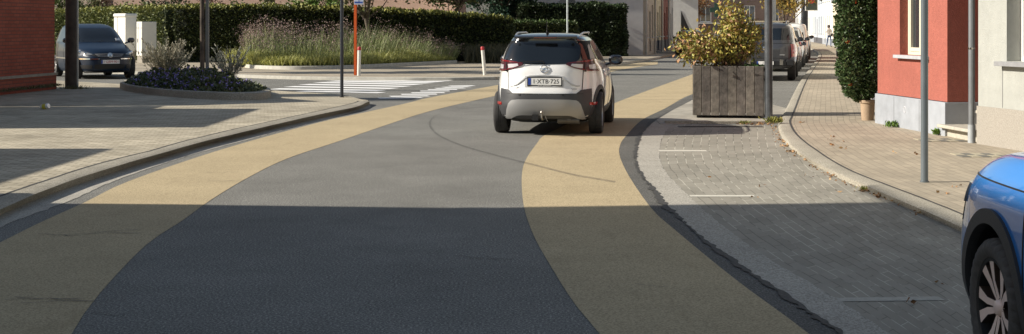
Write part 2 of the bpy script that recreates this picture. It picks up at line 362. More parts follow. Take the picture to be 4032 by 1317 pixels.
# zebra crossing over the side street
zb = [((1078,351),(1503,358)),((1138,342),(1555,349.5)),((1195,333.5),(1605,341.5)),((1252,326),(1650,334)),((1305,320),(1695,328)),((1355,316),(1740,323)),((1400,313),(1780,318.5)),((1440,310.5),(1825,314)),((1480,308.5),(1865,310.5))]
for (a, b), w in zip(zb, (.5,)*9): strip(a, b, .66, .004, WHITE, 'crossing_stripe')
strip((1183,359.5),(1505,366.5),.5,.004,WHITE,'crossing_stripe')
zb2 = [((1490,388),(1660,385.5)),((1536,381),(1688,379)),((1580,373),(1720,372)),((1620,367),(1750,366)),((1655,360),(1770,359.5)),((1685,354.5),(1800,354)),((1715,349.5),(1830,348)),((1745,345),(1850,343)),((1770,340),(1866,338.5))]
for a, b in zb2: strip(a, b, .42, .005, WHITE, 'crossing_stripe')
# tyre mark and cracks
TYRE = mat('tyre_mark', (.09,.088,.082), .8)
arc = line([(1926,423),(1800,431),(1722,452),(1688,485),(1712,528),(1800,572),(1957,618),(2114,658),(2270,697),(2420,722)])
mk = ribbon('tyre_mark', arc, [p+Vector((.03,.16,0)) for p in arc], TYRE, .0048, n=120)
N, L = TYRE.node_tree.nodes, TYRE.node_tree.links; tc = N.new('ShaderNodeTexCoord'); nn = N.new('ShaderNodeTexNoise'); nn.inputs['Scale'].default_value = 12; nn.inputs['Detail'].default_value = 8
L.new(tc.outputs['Object'], nn.inputs['Vector']); mr = N.new('ShaderNodeMapRange'); mr.inputs[1].default_value = .2; mr.inputs[2].default_value = .8; mr.inputs[3].default_value = .10; mr.inputs[4].default_value = .38; L.new(nn.outputs[0], mr.inputs[0]); L.new(mr.outputs[0], N['Principled BSDF'].inputs['Alpha'])
ck = MB(); random.seed(3)
def crack(x, y, L_, dx, dy, w=.009):
    p = P(x, y); pts = [p]
    for k in range(int(L_/.08)): pts.append(pts[-1]+Vector((dx+random.gauss(0,.35), dy+random.gauss(0,.35), 0)).normalized()*.08)
    rows = [[q+Vector((-w*.3,-w*random.random(),.009)), q+Vector((w*.3,w*random.random(),.009))] for q in pts]; ck.grid(rows)
for a in ((250,930,.7,1,.1),(350,925,.5,1,.6),(60,1175,.5,1,0),(80,1200,.4,1,.3),(20,1185,.3,1,0),(150,925,.4,1,.1),(780,682,.5,1,0),(820,715,.4,1,.1),(1330,392,.9,1,0),(2205,603,.3,1,0),(1900,1010,.3,.6,-1),(1920,1030,.25,1,.5),(1905,1020,.3,-1,.5),(2500,1122,.3,1,0),(290,1190,.3,1,.1),(360,1235,.25,1,0)): crack(*a)
struct(ck.build('road_cracks', mat('crack_grit', (.10,.095,.08), .9, var=.6, vscale=20)))

# ------------------------------------------------------------------ vehicles
def pchip(xs, ys):
    n = len(xs); h = [xs[i+1]-xs[i] for i in range(n-1)]; d = [(ys[i+1]-ys[i])/h[i] for i in range(n-1)]; m = [0]*n
    m[0] = d[0]; m[-1] = d[-1]
    for i in range(1, n-1): m[i] = 0 if d[i-1]*d[i] <= 0 else 2*d[i-1]*d[i]/(d[i-1]+d[i])
    def f(x):
        x = min(max(x, xs[0]), xs[-1]); i = 0
        while i < n-2 and x > xs[i+1]: i += 1
        t = (x-xs[i])/h[i]; return (2*t**3-3*t*t+1)*ys[i]+(t**3-2*t*t+t)*h[i]*m[i]+(-2*t**3+3*t*t)*ys[i+1]+(t**3-t*t)*h[i]*m[i+1]
    return f
class Shell:
    """closed car body: stacked rounded-rectangle rings; rows of (z, half width, rear y, front y, squareness)"""
    def __init__(s, T):
        z = [r[0] for r in T]; s.z0, s.z1 = z[0], z[-1]
        s.fw, s.fr, s.ff, s.fn = (pchip(z, [r[i] for r in T]) for i in (1, 2, 3, 4)); s.T = T
    def q(s, z, phi):                            # phi in degrees: 0 rear centre, 90 right side, 180 front
        w, a, b, n = s.fw(z), s.fr(z), s.ff(z), s.fn(z); yc = (a+b)/2; L = (b-a)/2; t = radians(phi)
        sx, cy = sin(t), cos(t)
        return Vector((w*math.copysign(abs(sx)**(2/n), sx), yc-L*math.copysign(abs(cy)**(2/n), cy), z))
    def nrm(s, z, phi):
        e = .4; a = s.q(z, phi+e)-s.q(z, phi-e); b = s.q(min(z+.012, s.z1), phi)-s.q(max(z-.012, s.z0), phi)
        n = a.cross(b)
        return n.normalized() if n.length > 1e-9 else Vector((0, 0, 1))
    def phx(s, x, z, front=False):
        w, n = s.fw(z), s.fn(z); v = math.copysign(math.degrees(asin(min(1, abs(x)/w)**(n/2))), x); return (math.copysign(180, v if v else 1)-v) if front else v
    def phy(s, y, z, side=1):
        a, b, n = s.fr(z), s.ff(z), s.fn(z); yc = (a+b)/2; L = (b-a)/2; t = (yc-y)/L
        c = math.copysign(min(1, abs(t))**(n/2), t); return side*math.degrees(acos(c))
    def mesh(s, mb, nz=60, nt=112, split=()):
        zs = sorted(set([round(s.z0+(s.z1-s.z0)*i/nz, 4) for i in range(nz+1)]+[r[0] for r in s.T])); rows = []
        for z in zs:                             # even spacing along each ring
            dense = [s.q(z, 360*k/720) for k in range(721)]; rows.append(resample(dense, nt+1)[:-1])
        o = len(mb.v); mb.grid(rows, close=True)
        k = 0
        for i in range(len(zs)-1):
            zm = (zs[i]+zs[i+1])/2; mi = 0
            for lo, hi, m in split:
                if lo <= zm <= hi: mi = m
            for j in range(nt): mb.m[len(mb.m)-(len(zs)-1)*nt+i*nt+j] = mi
        n = len(zs); mt = mb.m[-1]
        mb.f.append(tuple(o+k for k in range(nt-1, -1, -1))); mb.m.append(1)
        mb.f.append(tuple(o+(n-1)*nt+k for k in range(nt))); mb.m.append(mt)
    def patch(s, mb, pts, off=.006, thick=0, mi=0, M=None):   # pts: rows of (z, phi)
        rows = [[s.q(z, p)+s.nrm(z, p)*off for z, p in r] for r in pts]
        mb.grid(rows, mi, M)
        # short rim folding back to the body, so the panel has an edge
        ring = [(0, j) for j in range(len(pts[0]))]+[(i, len(pts[0])-1) for i in range(1, len(pts))]+[(len(pts)-1, j) for j in range(len(pts[0])-2, -1, -1)]+[(i, 0) for i in range(len(pts)-2, 0, -1)]
        a = [rows[i][j] for i, j in ring]; b = [s.q(*pts[i][j])-s.nrm(*pts[i][j])*.01 for i, j in ring]
        mb.grid([b, a], mi, M, close=True)
    # convenience: region between two z curves across a range of x (rear/front) or y (side); poly lists interpolated
    def band(s, mb, us, zlo, zhi, kind, nv=5, off=.006, mi=0, side=1):
        rows = []
        for u in us:
            r = []
            for k in range(nv):
                z = zlo(u)+(zhi(u)-zlo(u))*k/(nv-1)
                r.append((z, s.phx(u, z) if kind == 'R' else s.phx(u, z, True) if kind == 'F' else s.phy(u, z, side) if kind == 'S' else u))
            rows.append(r)
        s.patch(mb, rows, off, 0, mi)
def lin(pts):
    def f(x):
        if x <= pts[0][0]: return pts[0][1]
        for (a, b), (c, d) in zip(pts, pts[1:]):
            if x <= c: return b+(d-b)*(x-a)/(c-a)
        return pts[-1][1]
    return f
def span(a, b, n): return [a+(b-a)*i/(n-1) for i in range(n)]
def text(body, size, loc, rot, mat_, parent, depth=.001, name='lettering', sx=1, align='CENTER'):
    cu = bpy.data.curves.new('t', 'FONT'); cu.body = body; cu.size = size; cu.extrude = depth; cu.align_x = align; cu.align_y = 'CENTER'; cu.resolution_u = 3
    o = bpy.data.objects.new('t', cu); COL.objects.link(o); dg = bpy.context.evaluated_depsgraph_get()
    me = bpy.data.meshes.new_from_object(o.evaluated_get(dg)); bpy.data.objects.remove(o); me.materials.clear(); me.materials.append(mat_); me.name = name
    ob = bpy.data.objects.new(name, me); COL.objects.link(ob); ob.parent = parent; ob.location = loc; ob.rotation_euler = rot; ob.scale = (sx, 1, 1); return ob

def wheel(parent, x, y, R, W_, side, rim=RIM, spokes=5, tread=False, steer=0, detail='plain', rimR=None):
    rr = rimR or R*.70; we = bpy.data.objects.new('wheel', None); COL.objects.link(we); we.parent = parent; we.location = (x, y, R); we.empty_display_size = .1
    M = Matrix.Rotation(steer, 4, 'Z') @ Matrix.Rotation(pi/2 if side > 0 else -pi/2, 4, 'Y')     # local z points outward
    t = MB(); hw = W_/2
    prof = [(rr, -hw*.85), (rr+.02, -hw), (R*.93, -hw*.98), (R*.985, -hw*.8), (R, -hw*.55), (R, -hw*.2), (R*.985, -hw*.17), (R*.985, -hw*.1), (R, -hw*.07), (R, hw*.07), (R*.985, hw*.1), (R*.985, hw*.17), (R, hw*.2), (R, hw*.55), (R*.985, hw*.8), (R*.93, hw*.97), (R*.84, hw*1.02), (rr+.02, hw*.97), (rr, hw*.86)]
    nseg = 144 if tread else 48; rows = []
    for r, h in prof:
        row = []
        for k in range(nseg):
            q = r
            if tread and r > R*.92 and (k//1) % 4 == 0 and abs(h) > hw*.18: q = r-.010
            a = 2*pi*k/nseg+(abs(h)*1.6 if tread else 0); row.append((q*cos(a), q*sin(a), h))
        rows.append(row)
    t.grid(rows, 0, M, close=True); t.build('tyre', mat('dusty_rubber', (.085,.08,.073), .85, var=.25, vscale=30) if tread else RUBBER, we, smooth=True)
    r = MB(); d = hw*.86
    r.lathe([(0, d*.15), (rr*.86, d*.1), (rr*.9, d*.3)], 48, 1, M)
    r.lathe([(rr*.995, -d*.9), (rr*.93, -d*.7), (rr*.89, d*.2), (rr*.93, d*.95), (rr*.99, d*1.0), (rr*1.0, d*.9)], 64, 0 if detail == 'plain' else 1, M)
    if detail == 'plain':
        for k in range(spokes):
            a = 2*pi*k/spokes+.3; c, s_ = cos(a), sin(a)
            def pt(rad, lat, h): return (rad*c-lat*s_, rad*s_+lat*c, h)
            r.add([pt(.03,-.035,d*.75), pt(rr*.95,-.028,d*.85), pt(rr*.95,.028,d*.85), pt(.03,.035,d*.75), pt(.03,-.04,d*.2), pt(rr*.95,-.04,d*.2), pt(rr*.95,.04,d*.2), pt(.03,.04,d*.2)], [(0,1,2,3),(1,0,4,5),(3,2,6,7)], 0, M)
    else:                                        # five forked two-tone spokes, pale faces and dark bronze sides
        for k in range(5):
            a0 = 2*pi*k/5+pi/2+.12
            for sg in (-1, 1):
                def pt(rad, ang, h): return (rad*cos(a0+ang*sg), rad*sin(a0+ang*sg), h)
                A = [pt(.045,.00,d*.62), pt(.055,.62,d*.60), pt(rr*.55,.20,d*.80), pt(rr*.50,.01,d*.74)]
                r.add([pt(.04,.01,d*.66), pt(.05,.60,d*.62), pt(rr*.55,.33,d*.80), pt(rr*.97,.42,d*.93), pt(rr*.97,.15,d*.93), pt(rr*.56,.055,d*.78)], [(0,1,2,5),(5,2,3,4)], 0, M)
                r.add([pt(.05,.60,d*.62), pt(rr*.55,.33,d*.80), pt(rr*.97,.42,d*.93), pt(rr*.97,.44,d*.25), pt(rr*.55,.36,d*.2), pt(.05,.62,d*.2)], [(0,1,4,5),(1,2,3,4)], 2, M)
                r.add([pt(.05,.0,d*.66), pt(rr*.56,.055,d*.78), pt(rr*.97,.15,d*.93), pt(rr*.97,.12,d*.25), pt(rr*.56,.03,d*.2), pt(.05,0,d*.2)], [(0,1,4,5),(1,2,3,4)], 2, M)
    r.lathe([(0, d*.86), (.028, d*.85), (.036, d*.78), (.045, d*.5)], 20, 0, M)
    if detail != 'plain':
        for k in range(5): a = 2*pi*k/5+.75; r.tube([M @ Vector((.062*cos(a), .062*sin(a), d*.3)), M @ Vector((.062*cos(a), .062*sin(a), d*.66))], .009, 6, 2)
    for f in range(0): pass
    r.build('rim', [rim, BLACK if detail != 'plain' else mat('rim_dark', (.04,.04,.04), .5), mat('rim_dark_bronze', (.10,.07,.055), .35, metal=.6)], we, smooth=True)
    return we
def cut_arches(o, axles, R, xin, xout=1.3):
    c = MB()
    for y in axles:
        for sd in (-1, 1):
            M = Matrix.Translation((0, y, R[1])) @ Matrix.Rotation(pi/2, 4, 'Y')
            a, b = sorted((sd*xin, sd*xout)); n = 56
            c.grid([[M @ Vector((R[0]*cos(2*pi*k/n), R[0]*sin(2*pi*k/n), h)) for k in range(n)] for h in (a, b)], 1, close=True)
            o2 = len(c.v)-2*n; c.f += [tuple(o2+k for k in range(n-1, -1, -1)), tuple(o2+n+k for k in range(n))]; c.m += [1, 1]
    co = c.build('cutter', [m for m in o.data.materials], o.parent); bm = bmesh.new(); bm.from_mesh(co.data); bmesh.ops.recalc_face_normals(bm, faces=bm.faces); bm.to_mesh(co.data); bm.free()
    bm = bmesh.new(); bm.from_mesh(o.data); bmesh.ops.recalc_face_normals(bm, faces=bm.faces); bm.to_mesh(o.data); bm.free()
    md = o.modifiers.new('b', 'BOOLEAN'); md.operation = 'DIFFERENCE'; md.object = co; md.solver = 'EXACT'; md.use_self = False; bpy.context.view_layer.update()
    dg = bpy.context.evaluated_depsgraph_get(); me = bpy.data.meshes.new_from_object(o.evaluated_get(dg)); o.modifiers.clear(); o.data = me
    bpy.data.objects.remove(co)
    for p in me.polygons: p.use_smooth = True
    try: me.set_sharp_from_angle(angle=radians(32))
    except Exception: pass
def arch_trim(sh, mb, y, zc, r0, r1, side, off=.012, a0=-12, a1=192, mi=0):
    rows = []; 
    for k in range(41):
        a = radians(a0+(a1-a0)*k/40); r = []
        for rad in (r0, (r0+r1)/2, r1):
            z = max(sh.z0+.01, zc+rad*sin(a)); yy = y+rad*cos(a); r.append((z, sh.phy(yy, z, side)))
        rows.append(r)
    sh.patch(mb, rows, off, 0, mi)
    # lip turned inward
    lip = [sh.q(*r[0])+sh.nrm(*r[0])*off for r in rows]; mb.grid([lip, [p+Vector((-side*.05, 0, 0)) for p in lip]], mi)
def mirror(parent, m, side, y, z, x, sc=1):
    mb = MB(); M = Matrix.Translation((side*(x+.13), y, z+.04))
    mb.lathe([(.0,.075)]+[(.075*sin(a)**.6, .075*cos(a)) for a in span(.2,2.94,9)]+[(0,-.075)], 20, 0, M @ Matrix.Scale(1.45*sc,4,(1,0,0)) @ Matrix.Scale(.75,4,(0,1,0)) @ Matrix.Scale(1.0*sc,4,(0,0,1))); mb.tube([(side*(x-.06), y+.02, z-.05), (side*(x+.08), y, z-.01)], .022, 8)
    o = mb.build('wing_mirror', m, parent, smooth=True); g_ = MB(); g_.lathe([(0,0),(.055,0),(.06,.003)], 20, 0, M @ Matrix.Translation((0,-.056,0)) @ Matrix.Rotation(pi/2,4,'X') @ Matrix.Scale(1.35,4,(1,0,0))); g_.build('mirror_glass', mat('mirror_dark', (.10,.11,.12), .08, metal=.8), o, smooth=True)
    return o
def plate(parent, loc, rot, txt, ink=INK, band=True, w=.52, h=.11):
    mb = MB(); mb.box((0,0,-.003), (w,h,.006), 0, 0); mb.box((0,0,-.006), (w+.03,h+.035,.008), 0, 1)
    if band: mb.box((-w/2+.022,0,.0012), (.044,h-.004,.002), 0, 2)
    o = mb.build('number_plate', [PLATE, BLACK, PBLUE], parent); o.location = loc; o.rotation_euler = rot
    text(txt, h*.86, (.02, -.002, .001), (0,0,0), ink, o, sx=1.02)
    return o

PAINTN = {}
def paint(name, col, metal=0): return mat(name, col, .28 if not metal else .32, metal=metal, coat=1, spec=.5)

# ---- white crossover seen from behind
def white_car():
    psi = radians(7.9); t = thing('parked_car', 'white compact crossover with black roof driving away in the middle of the road', 'car', (.782, 23.54, 0), -psi); t.name = 'car'
    Wp = paint('pearl_white', (.86,.86,.85)); Bp = mat('black_roof', (.02,.024,.03), .14, coat=1)
    T = [(.20,.72,-1.62,1.90,4),(.30,.82,-1.98,2.03,4.2),(.45,.86,-2.06,2.10,4.2),(.58,.880,-2.08,2.11,3.7),(.68,.884,-2.07,2.11,3.6),(.80,.880,-2.035,2.06,3.5),(.92,.866,-2.01,1.95,3.5),(1.00,.848,-2.0,1.70,3.5),(1.06,.826,-1.985,1.25,3.5),(1.14,.785,-1.955,1.02,4.2),(1.2,.757,-1.92,.90,5),(1.35,.690,-1.83,.55,5.6),(1.49,.620,-1.76,.22,5.6),(1.54,.585,-1.76,.05,5),(1.575,.535,-1.73,-.12,4),(1.60,.465,-1.62,-.3,3.4),(1.618,.34,-1.35,-.5,3.2)]
    sh = Shell(T); mb = MB(); sh.mesh(mb, 70, 128, split=[(.2,.3,1),(1.2,1.5,3),(1.5,1.7,2)])
    body = mb.build('body', [Wp, BLACK, Bp, mat('pillar_black', (.015,.016,.018), .6, spec=.06)], t, smooth=True); cut_arches(body, (-1.30, 1.30), (.375, .345), .60)
    # lower dark cladding all round and arch trims
    for sd in (-1, 1):
        c = MB(); sh.band(c, span(-.92, .92, 24), lambda y: .21, lambda y: .40, 'S', 4, .010, side=sd); c.build('sill_cladding', GREY_PLASTIC, t, smooth=True)
        for ay in (-1.30, 1.30): c = MB(); arch_trim(sh, c, ay, .345, .372, .445, sd); c.build('arch_cladding', GREY_PLASTIC, t, smooth=True)
    bu = MB(); ztop = lin([(-90,.72),(-60,.735),(-40,.74),(-27,.725),(-20,.665),(0,.655),(20,.665),(27,.725),(40,.74),(60,.735),(90,.72)])
    # dark rear bumper wraps round to the arches
    pm = sh.phy(-1.745, .6, 1)
    sh.band(bu, span(-pm, pm, 70), lambda p: .29+.06*(abs(p)/pm)**3, ztop, 'P', 12, .016)
    b = bu.build('rear_bumper', GREY_PLASTIC, t, smooth=True)
    sk = MB(); sh.band(sk, span(-.62, .62, 40), lambda x: .345 if abs(x) < .36 else .345-.02*(abs(x)-.36)/.2-.035*min(1, max(0, (abs(x)-.42)/.1)), lin([(-.62,.30),(-.595,.40),(-.55,.525),(-.50,.565),(-.40,.58),(0,.585),(.40,.58),(.50,.565),(.55,.525),(.595,.40),(.62,.30)]), 'R', 8, .032)
    sk.build('skid_plate', SILVER, b, smooth=True)
    for sd in (-1, 1):
        r = MB(); sh.band(r, [sd*x for x in span(.685, .79, 5)], lambda x: .485, lambda x: .525, 'R', 3, .024); r.build('reflector', RED, b)
    for x in (-.38, .30):
        se = MB(); sh.band(se, span(x-.014, x+.014, 3), lambda q: .635, lambda q: .66, 'R', 3, .021); se.build('parking_sensor', BLACK, b)
    # tailgate seams, glass, lamps
    s_ = MB()
    for sd in (-1, 1):
        sh.patch(s_, [[(z, sh.phx(sd*(xx-.005), z)), (z, sh.phx(sd*(xx+.005), z))] for z, xx in [(z, .60-(1.05-z)*.04) for z in span(.68, 1.22, 10)]], .004)
    sh.band(s_, span(-.60, .60, 20), lambda x: .662, lambda x: .672, 'R', 2, .018)
    s_.build('tailgate_seam', BLACK, t)
    hl = MB()                                     # raised shoulder line over the plate recess, crease shade in its grey
    top = lin([(-.56,.80),(-.50,.80),(-.42,.83),(-.30,.925),(-.24,.955),(0,.97),(.24,.955),(.30,.925),(.42,.83),(.5,.80),(.56,.80)])
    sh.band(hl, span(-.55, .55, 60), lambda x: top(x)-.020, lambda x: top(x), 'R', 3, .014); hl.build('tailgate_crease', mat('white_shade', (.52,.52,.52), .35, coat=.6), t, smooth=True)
    rg = MB(); sh.band(rg, span(-.305, .305, 14), lambda x: .775, lambda x: .945, 'R', 4, .007); rg.build('plate_recess', mat('recess_shade', (.5,.5,.5), .4), t, smooth=True)  # shade of the plate recess put into a greyer panel
    gl = MB(); zl = lin([(0,1.125),(.7,1.138),(.92,1.165),(1,1.20)]); zh = lin([(0,1.512),(.8,1.50),(.95,1.47),(1,1.43)])
    sh.patch(gl, [[(zl(abs(u))+(zh(abs(u))-zl(abs(u)))*k/13, sh.phx(u*.87*sh.fw(zl(abs(u))+(zh(abs(u))-zl(abs(u)))*k/13), zl(abs(u))+(zh(abs(u))-zl(abs(u)))*k/13)) for k in range(14)] for u in span(-1, 1, 50)], .008); gl.build('rear_window', GLASS, t, smooth=True)
    sp = MB(); sp.grid([[Vector((x, -1.80+.05*(x/.6)**2-dy, z)) for x in span(-.50, .50, 20)] for dy, z in ((-.10,1.592),(.02,1.582),(.065,1.562),(.06,1.540),(-.04,1.528))]); sp.build('spoiler', Bp, t, smooth=True)
    bl = MB(); bl.box((0,-1.867,1.548), (.36,.012,.016)); bl.build('brake_light', DRED, t)
    wp = MB(); wp.tube([sh.q(1.15, 0)+Vector((0,-.03,0)), (-.02,-1.985,1.18), (-.42,-1.985,1.165)], [.014,.010,.006], 6); wp.build('rear_wiper', BLACK, t)
    for sd in (-1, 1):
        us = [sh.phx(x, 1.12) for x in span(.335, .745, 16)]+span(sh.phx(.745, 1.12)+1.5, sh.phy(-1.66, 1.12), 10)
        n = len(us)-1; lo = lin([(0,1.125),(.25,1.06),(.45,1.02),(.7,1.008),(1,1.02)]); hi = lin([(0,1.145),(.3,1.185),(.6,1.205),(.8,1.21),(1,1.20)])
        def rows(a, b, la, lb): return [[(lo(i/n)+(hi(i/n)-lo(i/n))*(la+(lb-la)*k/5), sd*us[i]) for k in range(6)] for i in range(a, b+1)]
        lm = MB(); sh.patch(lm, rows(0, n, 0, 1), .020); lo_ = lm.build('tail_light', mat('lamp_smoke', (.07,.022,.03), .2, spec=.4), t, smooth=True)
        cl = MB(); sh.patch(cl, rows(3, 9, .16, .62), .024); sh.patch(cl, rows(12, n-5, .18, .58), .024); cl.build('clear_lens', CLEAR, lo_, smooth=True)
        rl = MB(); sh.patch(rl, rows(0, n-1, .86, .96), .024); sh.patch(rl, rows(0, n-1, .02, .08), .024); rl.build('red_lens', mat('deep_red_lens', (.22,.010,.018), .12, coat=1), lo_, smooth=True)
        ln = MB(); sh.patch(ln, [[(z, sd*(us[10]-.8)), (z, sd*(us[10]+.8))] for z in span(1.01, 1.2, 4)], .027); ln.build('lamp_seam', BLACK, lo_)
        rr = MB(); rr.tube([(sd*.515,-1.55,1.565), (sd*.525,-1.38,1.60), (sd*.535,-1.1,1.622), (sd*.54,0,1.625), (sd*.52,.18,1.59)], [.008,.014,.015,.014,.008], 8); rr.build('roof_rail', mat('rail_silver', (.45,.46,.48), .35, metal=.5), t, smooth=True)
        # side glass, chrome line
        sg = MB(); zb_, zt_ = lin([(-1.45,1.20),(0,1.13),(.9,1.08)]), lin([(-1.45,1.27),(-1.2,1.42),(-.9,1.49),(.1,1.49),(.5,1.33),(.9,1.12)])
        sh.band(sg, span(-1.32, .82, 30), zb_, zt_, 'S', 8, .008, side=sd); sg.build('side_window', GLASS, t, smooth=True)
        for yy in (-.82, .02): pi_ = MB(); sh.band(pi_, span(yy-.03, yy+.03, 3), zb_, zt_, 'S', 5, .011, side=sd); pi_.build('door_pillar', BLACKG, t)
        wl = MB(); sh.band(wl, span(-1.45, .80, 20), lambda y: zb_(y)-.022, lambda y: zb_(y), 'S', 2, .013, side=sd); wl.build('window_chrome', CHROME, t)
        cp = MB(); sh.band(cp, span(-1.66, -1.33, 8), lambda y: 1.19, lin([(-1.66,1.20),(-1.50,1.42),(-1.33,1.44)]), 'S', 5, .007, side=sd); cp.build('rear_pillar', mat('pillar_reflection', (.42,.40,.37), .5, spec=.2), t, smooth=True)  # cream reflection on the dark pillar put into its colour
        for yy in (-.86, .05, .95): ds = MB(); sh.band(ds, span(yy-.004, yy+.004, 2), lambda y: .40, lambda y: 1.12, 'S', 10, .004, side=sd); ds.build('door_seam', BLACK, t)
        for yy in (-.70, .22):
            h = MB(); q = sh.q(.98, sh.phy(yy, .98, sd)); h.box(q+Vector((sd*.02,0,0)), (.03,.20,.03), 0, bev=.008); h.build('door_handle', Wp, t, smooth=True)
        mirror(t, BLACKG, sd, .62, 1.10, .83, 1.15)
        for ay in (-1.30, 1.30): wheel(t, sd*.765, ay, .338, .215, sd)
    em = MB(); M = Matrix.Translation(sh.q(1.055, 0)+Vector((0,-.012,0))) @ Matrix.Rotation(radians(82), 4, 'X') @ Matrix.Scale(.82, 4)
    em.lathe([(.060,.0),(.062,.012),(.072,.016),(.080,.010),(.080,0)], 32, 0, M); em.box((-.035,.004,.012), (.10,.014,.008), 0, 0, M); em.box((.035,-.004,.012), (.10,.014,.008), 0, 0, M); em.box((0,0,.012), (.014,.05,.008), -.6, 0, M)
    em.build('emblem', CHROME, t, smooth=True)
    q = sh.q(.868, 0); pl_ = plate(t, (0.01, q.y-.024, .862), (radians(87),0,0), '1\u00b7XTB\u00b7725')
    text('BAZAR  ANTWERPEN', .022, (0,-.068,.003), (0,0,0), PLATE, pl_)
    text('CROSSLAND', .042, (-.44, sh.q(.765, sh.phx(-.44,.765)).y-.012, .765), (radians(86),0,radians(-5)), mat('badge', (.10,.10,.10), .4), t); text('TURBO', .030, (.47, sh.q(.745, sh.phx(.47,.745)).y-.012, .745), (radians(86),0,radians(5)), MATS['badge'], t)
    un = MB(); un.box((0,-1.35,.31), (1.25,.9,.12)); un.box((0,-1.3,.36), (1.36,.10,.10)); un.box((0,.2,.24), (1.3,2.6,.08)); un.build('underbody', BLACK, t)
    ex = MB(); ex.tube([(.36,-1.2,.27),(.38,-1.95,.265)], .032, 12); ex.tube([(.20,-1.86,.25),(.54,-1.86,.25)], .06, 12); ex.build('exhaust', mat('dull_metal', (.12,.115,.11), .5, metal=.5), t, smooth=True)
    hi_ = MB(); hi_.tube([(-.02,-1.9,.26),(-.02,-2.10,.27),(-.02,-2.17,.31),(-.02,-2.17,.36)], .016, 8); hi_.lathe([(0,.026),(.018,.018),(.025,0),(.018,-.018),(0,-.026)], 16, 0, Matrix.Translation((-.02,-2.17,.385))); hi_.box((-.13,-2.10,.30), (.10,.05,.09), 0, 1); hi_.tube([(.03,-2.12,.33),(.05,-2.13,.27),(.07,-2.12,.24)], .004, 5)
    hi_.build('tow_hitch', [mat('worn_steel', (.30,.28,.25), .35, metal=.6), BLACK], t, smooth=True)
    an = MB(); an.tube([(0,-1.52,1.595),(0,-1.60,1.66),(0,-1.66,1.86)], [.03,.010,.004], 8); an.build('antenna', BLACK, t, smooth=True)
    fg = MB(); sh.band(fg, span(-.6, .6, 10), lambda x: .45, lambda x: .72, 'F', 5, .01); fg.build('front_grille', BLACKG, t)
    for sd in (-1, 1):
        hl_ = MB(); sh.band(hl_, [sd*x for x in span(.55, .80, 8)], lambda x: .74, lambda x: .84, 'F', 4, .012); hl_.build('headlight', CLEAR, t, smooth=True)
    ws = MB(); sh.band(ws, span(-.60, .60, 14), lambda x: 1.13, lambda x: 1.5, 'F', 8, .008); ws.build('windscreen', GLASS, t, smooth=True)
white_car()

